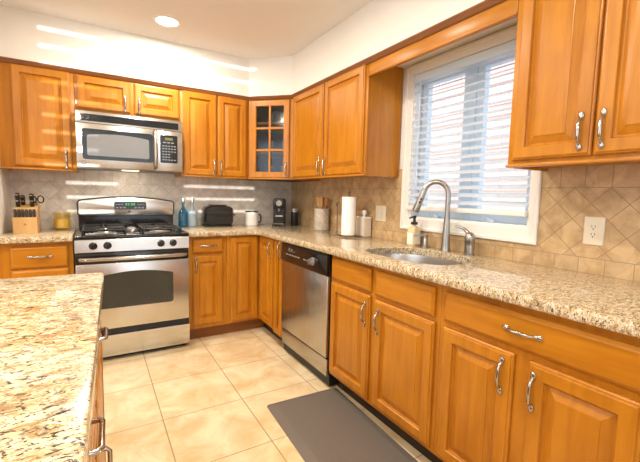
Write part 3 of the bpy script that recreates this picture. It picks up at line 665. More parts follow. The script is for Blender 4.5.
for k in range(5):
    mb = MB(); mb.fbox(FP, 1.21+k*0.045, 1.24+k*0.045, 0.785, 0.793, -0.004, 0.004, 0.001); mb.build('button', plain('grey_button', (0.25,0.22,0.20), 0.4) if k == 0 else bpy.data.materials['grey_button'], cp)
mb = MB()
for k in range(4): mb.fbox(FP, 1.235+k*0.03, 1.25+k*0.03, 0.815, 0.818, -0.004, 0.0016)
mb.fbox(FP, 1.47, 1.505, 0.785, 0.791, -0.004, 0.0016); mb.fbox(FP, 1.52, 1.54, 0.785, 0.791, -0.004, 0.0016)
mb.fbox(FP, 1.25, 1.262, 0.822, 0.838, -0.006, 0.0008); mb.fbox(FP, 1.29, 1.302, 0.822, 0.834, -0.006, 0.0008)
mb.build('printed_marks', M_mark, cp)
mb = MB(); mb.fbox(FP, a0+0.05, a1-0.07, 0.850, 0.862, -0.010, 0.003, 0.002); mb.build('latch_lip', M_blackm, cp)
mb = MB(); mb.fbox(FR, a0+0.002, a1-0.004, 0.082, 0.194, -0.004, 0.018, 0.004); mb.build('lower_panel', M_steelv, dw)
mb = MB(); mb.fbox(FR, a0+0.03, a1-0.03, 0.0, 0.08, -0.06, -0.045); mb.build('toe_kick', M_blackm, dw)
# ------------------------------------------------------------------ range
RXa, RXb = -1.980, -1.232; rc = (RXa+RXb)/2
rg = thing('gas_range', 'freestanding stainless steel gas range with black cooktop and arched backguard', 'range', (rc, -0.35, 0))
FG = frame((0,-0.66,0), (1,0,0), (0,-1,0))
mb = MB(); mb.box(RXa, RXb, -0.655, -0.03, 0.02, 0.885); mb.build('body', M_blackm, rg)
mb = MB(); mb.box(RXa, RXb, -0.690, -0.03, 0.885, 0.912, 0.006); mb.build('cooktop', M_black, rg)
mb = MB(); mb.poly_rings(frame((0,0,0),(0,-1,0),(1,0,0)), [([(0.655,0.796),(0.702,0.796),(0.706,0.80),(0.700,0.880),(0.694,0.885),(0.655,0.885)], c) for c in (RXa+0.003, RXb-0.003)]); fp = mb.build('control_panel', M_steel, rg)
for kx in (-1.870, -1.783, -1.436, -1.350):
    mb = MB(); mb.lathe([(0.026,0),(0.026,0.004),(0.022,0.007),(0.0205,0.024),(0.017,0.027)], (kx,-0.7022,0.842), ax=(0,-1,0)); mb.box(kx-0.003,kx+0.003,-0.7345,-0.727,0.822,0.862,0.001); mb.build('knob', M_black, fp)
mb = MB(); mb.fbox(FG, RXa+0.004, RXb-0.004, 0.238, 0.715, 0.0, 0.036, 0.006); od = mb.build('oven_door', M_steel, rg)
mb = MB(); mb.fbox(FG, RXa+0.004, RXb-0.004, 0.7155, 0.790, 0.0, 0.034, 0.004); mb.build('door_top_band', M_black, od)
def arched(a0, a1, b0, b1, rise, r=0.02, n=14):
    P = arc(a0+r, b0+r, r, 180, 270, 4) + arc(a1-r, b0+r, r, 270, 360, 4)
    P += arc(a1-r, b1-r, r, 0, 80, 5)
    for k in range(1, n):
        t = k/n; P.append((a1-r+(a0-a1+2*r)*t, b1+rise*(1-(2*t-1)**2)))
    P += arc(a0+r, b1-r, r, 100, 180, 5)
    return P
mb = MB(); A = arched(-1.860, -1.352, 0.388, 0.622, 0.028); mb.poly_rings(FG, [(A,0.034),(A,0.0375)]); mb.build('oven_window', M_ovenglass, od)
mb = MB(); y = -0.735; mb.tube([(RXa+0.03,-0.695,0.752),(RXa+0.035,y+0.006,0.752),(RXa+0.07,y,0.752),(rc,y-0.012,0.752),(RXb-0.07,y,0.752),(RXb-0.035,y+0.006,0.752),(RXb-0.03,-0.695,0.752)], [0.013,0.014,0.0145,0.0145,0.0145,0.014,0.013], 14); mb.build('oven_handle', M_chrome, od, 60)
mb = MB(); mb.fbox(FG, RXa+0.006, RXb-0.006, 0.2005, 0.2375, -0.01, 0.030); mb.build('drawer_gap', M_blackm, rg)
mb = MB(); FS = frame((0,0,0),(0,-1,0),(1,0,0))
mb.poly_rings(FS, [([(0.655,0.035),(0.694,0.035),(0.698,0.040),(0.698,0.120),(0.704,0.150),(0.714,0.174),(0.712,0.196),(0.690,0.199),(0.655,0.199)], c) for c in (RXa+0.004, RXb-0.004)]); mb.build('storage_drawer', M_steel, rg, 50)
mb = MB(); mb.box(RXa+0.02, RXb-0.02, -0.63, -0.10, 0.0, 0.02); mb.build('plinth', M_blackm, rg)
# backguard
FK = frame((0,-0.03,0), (1,0,0), (0,-1,0))
mb = MB(); mb.fbox(FK, RXa+0.012, RXb-0.012, 0.90, 1.03, 0.0, 0.06); mb.build('backguard_base', M_black, rg)
A = arched(RXa+0.004, RXb-0.004, 1.012, 1.150, 0.030, 0.03); A2 = offs(A, 0.012)
mb = MB(); mb.poly_rings(FK, [(A,0.0),(A,0.078),(offs(A,0.004),0.084)]); bgd = mb.build('backguard', M_black, rg)
mb = MB(); mb.poly_rings(FK, [(A2,0.082),(A2,0.086),(offs(A2,0.002),0.087)]); mb.build('steel_fascia', M_steel, bgd)
mb = MB(); D = rounded_rect(-1.713, -1.468, 1.068, 1.134, 0.014); mb.poly_rings(FK, [(D,0.085),(D,0.0895)]); ds = mb.build('display', M_black, bgd)
mb = MB()
for k in range(4): mb.fbox(FK, -1.628+k*0.018+(0.006 if k > 1 else 0), -1.617+k*0.018+(0.006 if k > 1 else 0), 1.104, 1.122, 0.0895, 0.0902)
mb.build('green_digits', M_greenled, ds)
mb = MB()
for q in (-1.700,-1.680,-1.660,-1.534,-1.514,-1.494): mb.fbox(FK, q, q+0.012, 1.108, 1.112, 0.0895, 0.0902)
for q in (-1.700,-1.672,-1.644,-1.560,-1.532,-1.504): mb.fbox(FK, q, q+0.016, 1.080, 1.088, 0.0895, 0.0902)
mb.build('printed_marks', M_mark, ds)
mb = MB(); mb.lathe([(0.008,0),(0.008,0.002)], FK(rc+0.005,1.050,0.0865), ax=(0,-1,0)); mb.build('round_badge', M_blackm, bgd)
# burners and grates
for bx, by, br in ((-1.795,-0.50,0.045),(-1.795,-0.24,0.036),(-1.415,-0.50,0.050),(-1.415,-0.24,0.036)):
    mb = MB(); mb.lathe([(br+0.03,0),(br+0.03,0.002),(br+0.004,0.004),(br,0.010),(br*0.9,0.014)], (bx,by,0.9121)); bb = mb.build('burner', plain('burner_ring', (0.45,0.44,0.42), 0.3, 0.9) if bx < -1.7 and by < -0.4 else bpy.data.materials['burner_ring'], rg)
    mb = MB(); mb.lathe([(br*0.82,0),(br*0.86,0.004),(br*0.8,0.009)], (bx,by,0.9262)); mb.build('burner_cap', M_iron, bb)
mb = MB(); OV = [(rc+0.045*math.cos(2*math.pi*k/24), -0.37+0.115*math.sin(2*math.pi*k/24)) for k in range(24)]
mb.loops([[(x, y, z) for x, y in P] for P, z in ((OV,0.9121),(OV,0.920),(offs(OV,0.006),0.926))]); bb = mb.build('oval_burner', bpy.data.materials['burner_ring'], rg)
mb = MB(); mb.loops([[(x, y, z) for x, y in P] for P, z in ((offs(OV,0.012),0.9262),(offs(OV,0.012),0.933),(offs(OV,0.018),0.936))]); mb.build('burner_cap', plain('bright_cap', (0.75,0.74,0.72), 0.25, 0.6), bb)
def grate(x0, x1):
    mb = MB(); z = 0.944; r = 0.006; y0, y1 = -0.635, -0.115
    def bar(p, q): mb.hexa_bar(p, q)
    for p, q in (((x0,y0),(x1,y0)),((x0,y1),(x1,y1)),((x0,y0),(x0,y1)),((x1,y0),(x1,y1)),((x0,(y0+y1)/2),(x1,(y0+y1)/2))):
        mb.cyl((p[0],p[1],z),(q[0],q[1],z), r, seg=8)
    xm = (x0+x1)/2
    for yc in (-0.50,-0.24):
        for dx, dy in ((1,0),(-1,0),(0,1),(0,-1)):
            ex = (x1-x0)/2 if dx else 0; ey = 0.125
            mb.tube([(xm+dx*0.028, yc+dy*0.028, z+0.004),(xm+dx*(ex if dx else 0), yc+dy*(ey if dy else 0), z)], [r*0.9, r], 8)
    for px in (x0, x1):
        for py in (y0, y1, (y0+y1)/2): mb.cyl((px,py,0.9125),(px,py,z), r*1.1, seg=8)
    return mb.build('grate', M_iron, rg, 60)
grate(-1.930, -1.665); grate(-1.548, -1.282)
# ------------------------------------------------------------------ microwave
mw = thing('microwave', 'stainless over-the-range microwave with black window mounted above the range', 'microwave', (-1.585, -0.2, 1.385))
MXa, MXb = -1.955, -1.216
FM = frame((0,-0.375,0), (1,0,0), (0,-1,0))
mb = MB(); mb.box(MXa, MXb, -0.375, -0.013, 1.388, 1.8045); mb.build('body', plain('grey_case', (0.20,0.20,0.21), 0.4, 0.6), mw)
mb = MB(); mb.fbox(FM, MXa, MXb, 1.716, 1.803, 0.0, 0.024, 0.004); vg = mb.build('top_panel', M_steel, mw)
mb = MB(); mb.fbox(FM, -1.925, -1.247, 1.730, 1.782, 0.0225, 0.026)
for k in range(5): mb.fbox(FM, -1.925, -1.247, 1.732+k*0.010, 1.737+k*0.010, 0.0255, 0.030)
mb.build('vent_grille', M_black, vg)
mb = MB(); mb.fbox(FM, MXa, -1.432, 1.392, 1.7145, 0.0, 0.030, 0.005); dd = mb.build('door', M_steel, mw)
mb = MB(); D = rounded_rect(-1.918, -1.442, 1.452, 1.676, 0.018); mb.poly_rings(FM, [(D,0.028),(D,0.0325)]); wf = mb.build('window_surround', M_black, dd)
mb = MB(); D = arched(-1.888, -1.470, 1.480, 1.630, 0.016, 0.012); mb.poly_rings(FM, [(D,0.032),(D,0.0335)]); mb.build('window_screen', M_mwglass, wf)
mb = MB(); mb.lathe([(0.013,0),(0.013,0.002)], FM(-1.912,1.428,0.0298), ax=(0,-1,0)); lg = mb.build('round_badge', plain('badge_grey', (0.16,0.16,0.17), 0.3, 0.5), dd)
mb = MB(); mb.lathe([(0.0095,0),(0.0095,0.0006)], FM(-1.912,1.428,0.0318), ax=(0,-1,0)); mb.build('badge_face', M_mark, lg)
mb = MB(); hx = -1.424; mb.tube([FM(hx,1.412,0.02),FM(hx,1.418,0.045),FM(hx,1.45,0.055),FM(hx,1.56,0.063),FM(hx,1.67,0.055),FM(hx,1.702,0.045),FM(hx,1.708,0.02)], [0.011,0.012,0.0135,0.0140,0.0135,0.012,0.011], 14); mb.build('handle', M_chrome, dd, 60)
mb = MB(); mb.fbox(FM, -1.429, MXb, 1.392, 1.7145, 0.0, 0.028, 0.005); cpn = mb.build('side_panel', M_steel, mw)
mb = MB(); D = rounded_rect(-1.388, -1.256, 1.458, 1.680, 0.01); mb.poly_rings(FM, [(D,0.027),(D,0.0305)]); kp = mb.build('control_panel', M_black, cpn)
mb = MB(); mb.fbox(FM, -1.352, -1.292, 1.640, 1.660, 0.030, 0.0312); mb.build('display', M_yelled, kp)
mb = MB()
for r in range(6):
    for c in range(5):
        if r < 3 and c > 2 and r != 0: continue
        mb.fbox(FM, -1.372+c*0.022, -1.358+c*0.022, 1.480+r*0.022, 1.487+r*0.022, 0.030, 0.0311)
for c in range(3): mb.fbox(FM, -1.365+c*0.03, -1.345+c*0.03, 1.617, 1.625, 0.030, 0.0311)
mb.build('printed_marks', M_mark, kp)
mb = MB(); mb.box(-1.66, -1.54, -0.36, -0.28, 1.3835, 1.388); ul = mb.build('cooktop_lamp', plain('lamp_lens', (0.9,0.85,0.7), 0.4, emit=(1.0,0.85,0.6), es=2.5), mw)
lo = light('cooktop_light', 'AREA', (-1.60,-0.30,1.380), (0,0.35,-1), 2.2, (1.0,0.82,0.60), shape='RECTANGLE', size=0.11, size_y=0.07)
# ------------------------------------------------------------------ island
def island_at(loc): return loc
IRZ = math.radians(-2.0); IC = (-1.828, -2.050, 0.0)
def Tl(x, y): return (x, y)
isl = thing('island_cabinet', 'maple kitchen island base with drawer fronts facing the range side', 'island', IC, IRZ)
WMi = WM[isl.name]
FI = lambda a, b, c: WMi @ Vector((-0.032+c, -a, b))
mb = MB()
def ibox(mb, x0, x1, y0, y1, z0, z1, bev=0.0):
    mb.hexa([tuple(WMi @ Vector(p)) for p in ((x0,y0,z0),(x1,y0,z0),(x1,y1,z0),(x0,y1,z0),(x0,y0,z1),(x1,y0,z1),(x1,y1,z1),(x0,y1,z1))], bev)
ibox(mb, -1.02, -0.033, -2.28, -0.035, 0.10, 0.873); mb.build('carcass', M_woodv, isl)
mb = MB(); ibox(mb, -0.96, -0.09, -2.22, -0.09, 0.0, 0.10); mb.build('toe_kick', M_kick, isl)
def dpull(parent, a, b, L=0.10, vert=False):
    mb = MB()
    if not vert: P = [FI(a-L/2,b,0.018),FI(a-L/2,b,0.034),FI(a-L/2+0.007,b,0.040),FI(a+L/2-0.007,b,0.040),FI(a+L/2,b,0.034),FI(a+L/2,b,0.018)]
    else: P = [FI(a,b+L/2,0.018),FI(a,b+L/2,0.040),FI(a,b+L/2-0.008,0.047),FI(a,b-L/2+0.008,0.047),FI(a,b-L/2,0.040),FI(a,b-L/2,0.018)]
    mb.tube(P, 0.0052, 10); return mb.build('handle', M_chrome, parent, 60)
for a0, a1, hl in ((0.05,0.58,0.34),(0.60,1.18,0.89),(1.20,1.72,1.46),(1.74,2.24,1.99)):
    d = add_drawer(isl, FI, a0, a1, 0.715, 0.855); dpull(d, hl, 0.785)
    d = add_door(isl, FI, a0, a1, 0.12, 0.700); (dpull(d, a0+0.09, 0.58, 0.10, True) if a0 > 0.1 else None)
ip = [tuple((WMi @ Vector((x, y, 0))).xy) for x, y in ([(-0.02+0.02*math.cos(math.radians(t))+0.0, -0.02+0.02*math.sin(math.radians(t))) for t in (0,22,45,67,90)] + [(-1.05,0.0),(-1.05,-2.32),(0.0,-2.32)])]
slab('island_worktop', M_gran2, ip, None, 0.8745, 0.914, 'pale speckled granite island worktop in the left foreground')
# ------------------------------------------------------------------ mat
MC = (-1.032, -1.765, 0.0); MR = math.radians(-2.6)
mt = thing('kitchen_mat', 'taupe rubber standing mat with sloped edge on the tiled floor before the sink', 'mat', MC, MR)
Wm = WM[mt.name]; FMt = lambda a, b, c: Wm @ Vector((a, b, c))
mb = MB(); mb.poly_rings(FMt, [(rounded_rect(0,0.47,-1.0,0,0.02),0.0005),(rounded_rect(0.001,0.469,-0.999,-0.001,0.02),0.004),(rounded_rect(0.045,0.425,-0.955,-0.045,0.012),0.0175),(rounded_rect(0.05,0.42,-0.95,-0.05,0.012),0.018)]); mb.build('pad', M_mat, mt, 12)
# ------------------------------------------------------------------ wall plates
def plate(name, label, F, a, b, w, h, kind):
    root = thing(name, label, name.replace('_', ' '), F(a, b, 0))
    mb = MB(); mb.rect_rings(F, a-w/2, a+w/2, b-h/2, b+h/2, [(0,0),(0,0.003),(0.004,0.0065),(0.006,0.007)]); mb.build('cover_plate', M_plate, root)
    if kind == 'outlet':
        mb = MB(); mb.rect_rings(F, a-0.017, a+0.017, b-0.034, b+0.034, [(0,0.006),(0,0.0085),(0.002,0.009)]); rc_ = mb.build('receptacle', M_plate, root)
        mb = MB()
        for dz in (-0.017, 0.017):
            mb.fbox(F, a-0.0075, a-0.0050, b+dz-0.001, b+dz+0.008, 0.0085, 0.0093); mb.fbox(F, a+0.0050, a+0.0075, b+dz-0.001, b+dz+0.008, 0.0085, 0.0093); mb.cyl(F(a,b+dz-0.008,0.0085), F(a,b+dz-0.008,0.0093), 0.003, seg=12)
        mb.build('socket_slots', M_slot, rc_)
    else:
        n = 2 if kind == 'double' else 1
        for k in range(n):
            q = a+(k-(n-1)/2)*0.046; mb = MB(); mb.rect_rings(F, q-0.016, q+0.016, b-0.033, b+0.033, [(0,0.006),(0,0.0085),(0.002,0.0095)]); mb.build('rocker', M_plate, root)
    mb = MB()
    for dz in (-h/2+0.012, h/2-0.012): mb.cyl(F(a,b+dz,0.0065), F(a,b+dz,0.0078), 0.003, seg=10)
    mb.build('screw', M_plate, root)
FWR = frame((-0.0115,0,0), (0,-1,0), (-1,0,0)); FWB = frame((0,-0.0115,0), (1,0,0), (0,-1,0))
plate('wall_outlet', 'ivory duplex outlet on tan tiles right of the window', FWR, 2.920, 1.098, 0.078, 0.122, 'outlet')
plate('light_switch', 'ivory double rocker switch plate on tiles left of the window', FWR, 1.515, 1.100, 0.112, 0.116, 'double')
plate('wall_outlet', 'ivory outlet on the back tiles partly hidden by the knife block', FWB, -2.225, 1.105, 0.075, 0.118, 'outlet')
# ------------------------------------------------------------------ counter-top things
Z = 0.9142
# knife block
kx, ky = -2.275, -0.28
kb = thing('knife_block', 'pale wooden knife block on the short granite worktop left of the range', 'knife block', (kx, ky, Z))
mb = MB(); FKB = frame((0,0,0), (0,-1,0), (1,0,0))
sec = [(-ky+0.098, Z),(-ky+0.098, Z+0.108),(-ky+0.066, Z+0.114),(-ky+0.064, Z+0.166),(-ky-0.075, Z+0.200),(-ky-0.075, Z)]
mb.poly_rings(FKB, [(sec, kx-0.068),(sec, kx+0.068)]); mb.build('block', M_block, kb)
mb = MB(); mb.lathe([(0.008,0),(0.008,0.001)], (kx,ky-0.0983,Z+0.06), ax=(0,-1,0)); mb.build('stamp', M_spoon_dark, kb)
sdir = Vector((0,-0.62,0.78))
for k in range(6):
    x = kx-0.053+k*0.0212
    t = thing('steak_knife', 'dark-handled steak knife in the front row of the knife block', 'knife', (x, ky-0.055, Z+0.14), 0, 'steak knives in the block') 
    b0 = Vector((x, ky-0.082, Z+0.1115)); sd_ = Vector((0,-0.12,0.99)).normalized(); mb = MB()
    mb.tube([b0, b0+sd_*0.006, b0+sd_*0.050, b0+sd_*0.056], [0.0075,0.0092,0.0092,0.006], 10)
    mb.build('handle', plain('steak_handle', (0.05,0.048,0.047), 0.35) if k == 0 else bpy.data.materials['steak_handle'], t)
for x, y, L_, lab in ((kx-0.045, ky+0.0, 0.100, 'large black-handled chef knife at the left of the knife block'), (kx-0.022, ky+0.045, 0.07, 'shorter black-handled knife beside the chef knife in the block'), (kx+0.035, ky+0.005, 0.095, 'black-handled carving knife at the right of the knife block')):
    zz = Z+0.166+(y-ky+0.064)*0.25
    t = thing('kitchen_knife', lab, 'knife', (x, y, zz)); b0 = Vector((x, y, zz)); kd = Vector((0,-0.35,0.94)).normalized()
    mb = MB(); mb.tube([b0, b0+kd*0.01, b0+kd*L_*0.5, b0+kd*L_*0.9], [0.011,0.0145,0.0135,0.0155], 12); mb.build('handle', M_rubber, t)
    mb = MB(); mb.cyl(b0+kd*L_*0.9, b0+kd*L_, 0.0157, 0.014, 12); mb.cyl(b0+kd*L_*0.42, b0+kd*L_*0.55, 0.0152, seg=12); mb.build('steel_cap', M_chrome, t)
t = thing('kitchen_scissors', 'black-handled kitchen scissors in the right side of the knife block', 'scissors', (kx+0.055, ky+0.03, Z+0.188))
b0 = Vector((kx+0.055, ky+0.03, Z+0.1895))
for s_ in (-1, 1):
    mb = MB(); c_ = b0+Vector((0.022*s_+0.006, -0.012, 0.045)); mb.tube([c_+Vector((0.018*math.cos(q), -0.3*0.024*math.sin(q), 0.026*math.sin(q))) for q in [2*math.pi*k/16 for k in range(16)]], 0.0045, 8, closed=True); mb.build('finger_loop', M_rubber, t, 60)
mb = MB(); mb.tube([b0, b0+Vector((0.004,-0.006,0.024))], [0.006,0.008], 8); mb.build('blade', M_chrome, t)
# candle
cdl = thing('jar_candle', 'pale yellow candle in an amber glass jar beside the range', 'candle', (-2.075,-0.13,Z))
mb = MB(); mb.lathe([(0.040,0.0),(0.052,0.004),(0.055,0.02),(0.056,0.135),(0.053,0.135),(0.052,0.02),(0.044,0.010)], (-2.075,-0.13,Z)); mb.build('jar', M_amber, cdl)
mb = MB(); mb.lathe([(0.0500,0.012),(0.0505,0.080),(0.047,0.082)], (-2.075,-0.13,Z)); mb.build('wax', M_wax, cdl)
# bottles
for x, mt_, lab in ((-1.164, M_blue, 'dark teal glass bottle standing right beside the range'), (-1.083, M_pale, 'clear pale glass bottle between the teal bottle and the toaster')):
    t = thing('glass_bottle', lab, 'bottle', (x,-0.13,Z))
    mb = MB(); mb.lathe([(0.036,0),(0.041,0.004),(0.042,0.02),(0.042,0.115),(0.038,0.135),(0.017,0.165),(0.0115,0.185),(0.0115,0.215),(0.014,0.216),(0.014,0.228),(0.010,0.230)], (x,-0.13,Z)); mb.build('bottle', mt_, t)
    mb = MB(); mb.lathe([(0.0145,0.224),(0.0145,0.236),(0.006,0.240),(0.006,0.262),(0.004,0.264)], (x,-0.13,Z)); mb.build('pourer', M_chrome, t)
# toaster
t = thing('toaster', 'black long-slot toaster on the worktop against the back tiles', 'toaster', (-0.862,-0.16,Z))
prof = arched(-0.992, -0.730, Z+0.012, Z+0.188, 0.012, 0.040); FT = frame((0,-0.16,0),(1,0,0),(0,-1,0))
mb = MB(); mb.poly_rings(FT, [(offs(prof,0.012),-0.085),(prof,-0.070),(prof,0.070),(offs(prof,0.012),0.085)]); mb.build('shell', M_black, t, 50)
mb = MB(); mb.box(-0.985,-0.737,-0.235,-0.085,Z,Z+0.014,0.003); mb.build('base', M_blackm, t)
mb = MB(); mb.box(-0.95,-0.775,-0.185,-0.150,Z+0.196,Z+0.2025); mb.build('slot', M_blackm, t)
mb = MB(); mb.box(-0.722,-0.700,-0.18,-0.14,Z+0.10,Z+0.115,0.003); mb.build('lever', M_rubber, t)
# mug
mx_, my_ = -0.520, -0.165
t = thing('enamel_mug', 'white enamel mug with dark rim and handle between toaster and coffee machine', 'mug', (mx_,my_,Z))
mb = MB(); mb.lathe([(0.060,0),(0.064,0.003),(0.064,0.134),(0.061,0.134),(0.060,0.006)], (mx_,my_,Z)); mb.build('cup', M_ceramic, t)
mb = MB(); mb.lathe([(0.0652,0.130),(0.0652,0.139),(0.0600,0.139),(0.0600,0.130)], (mx_,my_,Z), cap0=False, cap1=False); mb.build('rim', M_rubber, t)
mb = MB(); hd_ = Vector((0.93,-0.36,0)); mb.tube([Vector((mx_,my_,Z))+hd_*q+Vector((0,0,w)) for q, w in ((0.062,0.105),(0.080,0.108),(0.088,0.09),(0.088,0.05),(0.080,0.032),(0.062,0.034))], 0.0075, 10); mb.build('handle', M_rubber, t, 60)
# coffee machine (faces into the room diagonally)
cm = (-0.265,-0.255,Z); t = thing('coffee_machine', 'slim black capsule coffee machine in the corner of the worktop', 'coffee machine', cm, math.radians(-28))
Wc = WM[t.name]; FC = lambda a, b, c: Wc @ Vector((a*1.15, -c, b*1.03))
def cbox(mb, a0, a1, b0, b1, c0, c1, bev=0.0): mb.hexa([tuple(FC(a,b,c)) for a,b,c in ((a0,b0,c0),(a1,b0,c0),(a1,b1,c0),(a0,b1,c0),(a0,b0,c1),(a1,b0,c1),(a1,b1,c1),(a0,b1,c1))], bev)
mb = MB(); cbox(mb, -0.052, 0.052, 0.0, 0.255, -0.15, 0.02, 0.010); cbox(mb, -0.052, 0.052, 0.165, 0.265, -0.10, 0.075, 0.018); mb.build('body', M_rubber, t)
mb = MB(); cbox(mb, -0.056, 0.056, 0.0, 0.022, 0.0, 0.105, 0.006); mb.build('drip_tray', M_black, t)
mb = MB(); mb.lathe([(0.028,0),(0.028,0.006),(0.020,0.006),(0.020,0.002)], FC(0,0.218,0.074), ax=tuple(FC(0,0,1)-FC(0,0,0))); mb.build('ring', M_chrome, t)
mb = MB(); mb.cyl(FC(0,0.165,0.045), FC(0,0.140,0.045), 0.012, 0.010); mb.build('coffee_spout', M_chrome, t)
mb = MB(); cbox(mb, -0.030, 0.030, 0.085, 0.100, 0.018, 0.030, 0.002); cbox(mb, -0.040, 0.040, 0.022, 0.026, 0.02, 0.095); mb.build('steel_trim', M_chrome, t)
# black canister
t = thing('coffee_canister', 'small black cylindrical canister with grey lid beside the coffee machine', 'canister', (-0.115,-0.30,Z))
mb = MB(); mb.lathe([(0.034,0),(0.036,0.003),(0.036,0.135),(0.034,0.137)], (-0.115,-0.30,Z)); mb.build('body', M_rubber, t)
mb = MB(); mb.lathe([(0.0362,0.1372),(0.0362,0.172),(0.033,0.176)], (-0.115,-0.30,Z)); mb.build('lid', plain('grey_lid', (0.30,0.29,0.28), 0.35, 0.5), t)
# utensil crock
ux, uy = -0.095, -0.795
t = thing('utensil_crock', 'mottled grey crock full of wooden utensils on the right worktop', 'crock', (ux, uy, Z))
mb = MB(); mb.lathe([(0.064,0),(0.067,0.004),(0.067,0.008),(0.068,0.182),(0.070,0.190),(0.066,0.192),(0.063,0.188),(0.062,0.010)], (ux,uy,Z)); o = mb.build('pot', M_crock, t)
def utensil(lab, name, top, lean, mat, kind):
    b0 = Vector((ux+lean[0]*0.3, uy+lean[1]*0.3, Z+0.03)); e = Vector((ux+lean[0], uy+lean[1], Z+top)); d = (e-b0).normalized()
    o = thing(name, lab, 'utensil', b0); mb = MB(); mb.tube([b0, b0+(e-b0)*0.75, e-d*0.06], [0.005,0.006,0.007], 8); mb.build('handle', mat, o)
    q = Vector((0,0,1)).rotation_difference(d).to_matrix() @ Matrix.Rotation(-0.53, 3, 'Z')
    mb = MB()
    if kind == 'spoon': mb.ellipsoid(e-d*0.03, 0.022, 0.008, 0.042, q)
    elif kind == 'spatula': mb.hexa([tuple(e+q @ Vector(p)) for p in ((-0.014,-0.003,-0.075),(0.014,-0.003,-0.075),(0.014,0.003,-0.075),(-0.014,0.003,-0.075),(-0.030,-0.002,0.012),(0.030,-0.002,0.004),(0.030,0.002,0.004),(-0.030,0.002,0.012))], 0.0015)
    else: mb.ellipsoid(e-d*0.02, 0.013, 0.007, 0.05, q)
    mb.build('head', mat, o)
utensil('broad wooden spatula with slanted head, leftmost in the crock', 'wooden_spatula', 0.285, (-0.008,0.040), M_spoon, 'spatula')
utensil('dark wooden spoon in the middle of the crock', 'wooden_spoon', 0.288, (0.015,0.006), M_spoon_dark, 'spoon')
utensil('slim light wooden stirrer right of centre in the crock', 'wooden_stirrer', 0.28, (-0.015,-0.020), M_spoon, 'stir')
utensil('dark wooden spoon leaning right at the edge of the crock', 'wooden_spoon', 0.285, (0.020,-0.052), M_spoon_dark, 'spoon')
# paper towel
px, py = -0.203, -1.368
t = thing('paper_towel_holder', 'dark wire paper towel holder with curled feet on the granite', 'holder', (px,py,Z))
mb = MB(); mb.cyl((px,py,Z+0.010),(px,py,Z+0.335), 0.004, seg=10); mb.ellipsoid((px,py,Z+0.338), 0.008,0.008,0.008); mb.build('post', M_wire, t)
mb = MB(); mb.tube([(px+0.075*math.cos(2*math.pi*k/28), py+0.075*math.sin(2*math.pi*k/28), Z+0.010) for k in range(28)], 0.003, 8, closed=True)
for k in range(4):
    q = math.radians(45+90*k); c, s = math.cos(q), math.sin(q)
    mb.tube([(px,py,Z+0.011),(px+0.06*c,py+0.06*s,Z+0.011),(px+0.09*c,py+0.09*s,Z+0.012),(px+0.102*c,py+0.102*s,Z+0.005),(px+0.110*c,py+0.110*s,Z+0.006),(px+0.108*c,py+0.108*s,Z+0.016)], 0.003, 8)
mb.build('base', M_wire, t, 60)
mb = MB(); c, s = -0.56, 0.83; ax_, ay_ = px-0.068, py+0.052
mb.tube([(ax_,ay_,Z+0.008),(ax_,ay_,Z+0.235),(ax_+0.004,ay_-0.004,Z+0.252),(ax_-0.012,ay_-0.018,Z+0.260),(ax_-0.028,ay_-0.028,Z+0.250),(ax_-0.022,ay_-0.022,Z+0.240)], 0.0042, 8); mb.build('tension_arm', M_wire, t, 60)
t = thing('paper_towel_roll', 'fat white paper towel roll standing upright on the wire holder', 'paper towel', (px,py,Z))
mb = MB(); mb.lathe([(0.020,0.016),(0.0515,0.016),(0.053,0.018),(0.053,0.302),(0.0515,0.304),(0.020,0.304)], (px,py,Z), 40, cap0=False, cap1=False); mb.lathe([(0.020,0.304),(0.020,0.016)], (px,py,Z), 40, cap0=False, cap1=False); mb.build('paper', M_paper, t)
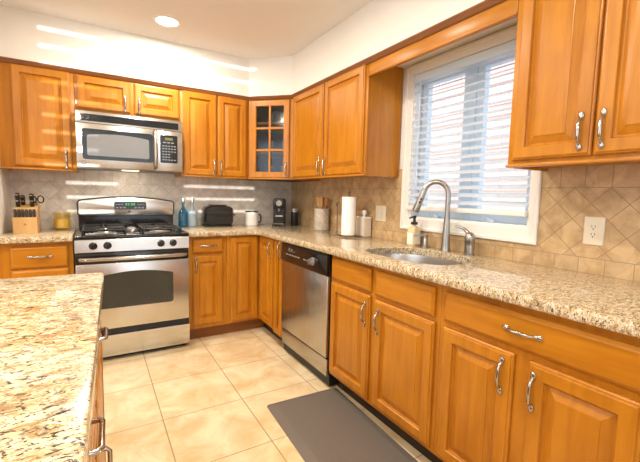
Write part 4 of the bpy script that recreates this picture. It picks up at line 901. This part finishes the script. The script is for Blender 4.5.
# white canister
cx_, cy_ = -0.062, -1.375
t = thing('lidded_canister', 'cream lidded canister with round knob behind the paper towel roll', 'canister', (cx_,cy_,Z))
FCn = frame((cx_,cy_,Z),(1,0,0),(0,0,1),(0,1,0))
mb = MB(); rr_ = lambda e: rounded_rect(-0.042-e,0.042+e,-0.050-e,0.050+e,0.014+e*0.5)
mb.poly_rings(FCn, [(rr_(-0.003),0),(rr_(0),0.004),(rr_(0),0.140),(rr_(-0.002),0.142)]); mb.build('body', M_canister, t)
mb = MB(); mb.poly_rings(FCn, [(rr_(0.002),0.1422),(rr_(0.002),0.152),(rr_(-0.01),0.156)]); ld = mb.build('lid', M_ceramic, t)
mb = MB(); mb.lathe([(0.012,0.156),(0.010,0.166),(0.019,0.176),(0.021,0.190),(0.016,0.203),(0.006,0.207)], (cx_,cy_,Z)); mb.build('knob', M_ceramic, ld)
# glasses in the corner cabinet
g0 = None
for zz in (ZU+0.0185, 1.6185, 1.8835):
    for (x, y) in ((-0.36,-0.26),(-0.27,-0.35),(-0.19,-0.20)):
        if g0 is None:
            g0 = thing('drinking_glass', 'clear drinking glass on a shelf behind the glazed corner door', 'glass', (x,y,zz), 0, 'glasses in the corner cabinet')
            mb = MB(); mb.lathe([(0.028,0),(0.030,0.003),(0.036,0.12),(0.034,0.12),(0.027,0.010)], (x,y,zz), 20); mb.build('tumbler', M_clear, g0)
        else:
            c = copy_tree(g0); c.location = (x, y, zz)
# ------------------------------------------------------------------ ceiling lamps
def downlight(lab, x, y, on=1.0):
    t = thing('recessed_light', lab, 'ceiling light', (x, y, CZ))
    mb = MB(); mb.lathe([(0.095,-0.001),(0.095,-0.006),(0.088,-0.010),(0.074,-0.006),(0.072,-0.001)], (x,y,CZ), 36, cap0=False, cap1=False); mb.build('trim_ring', M_white, t)
    mb = MB(); mb.lathe([(0.073,-0.0015),(0.073,-0.005),(0.055,-0.007)], (x,y,CZ), 32); mb.build('lens', M_lens, t)
    l = light('downlight_bulb', 'AREA', (x,y,CZ-0.012), (0,0,-1), LAMP_W*on, (1.0,0.90,0.75), shape='DISK', size=0.14)
    l.parent = t; l.location = (0,0,-0.012)
M_lens = plain('lamp_diffuser', (0.9,0.88,0.8), 0.5, emit=(1.0,0.90,0.72), es=14)
downlight('glowing round recessed ceiling light near the microwave cabinet', -1.371, -0.707)
downlight('recessed ceiling light over the aisle in front of the sink', -1.371, -1.80)
downlight('recessed ceiling light over the aisle beside the camera', -1.371, -2.90, 0.75)
downlight('added unseen recessed ceiling light over the island, far end', -2.9, -1.80)  # this lamp and the two below are added room fill, out of view
downlight('added unseen recessed ceiling light over the island, middle', -2.9, -2.90)
downlight('added unseen recessed ceiling light nearest the shuttered windows', -2.1, -4.40)
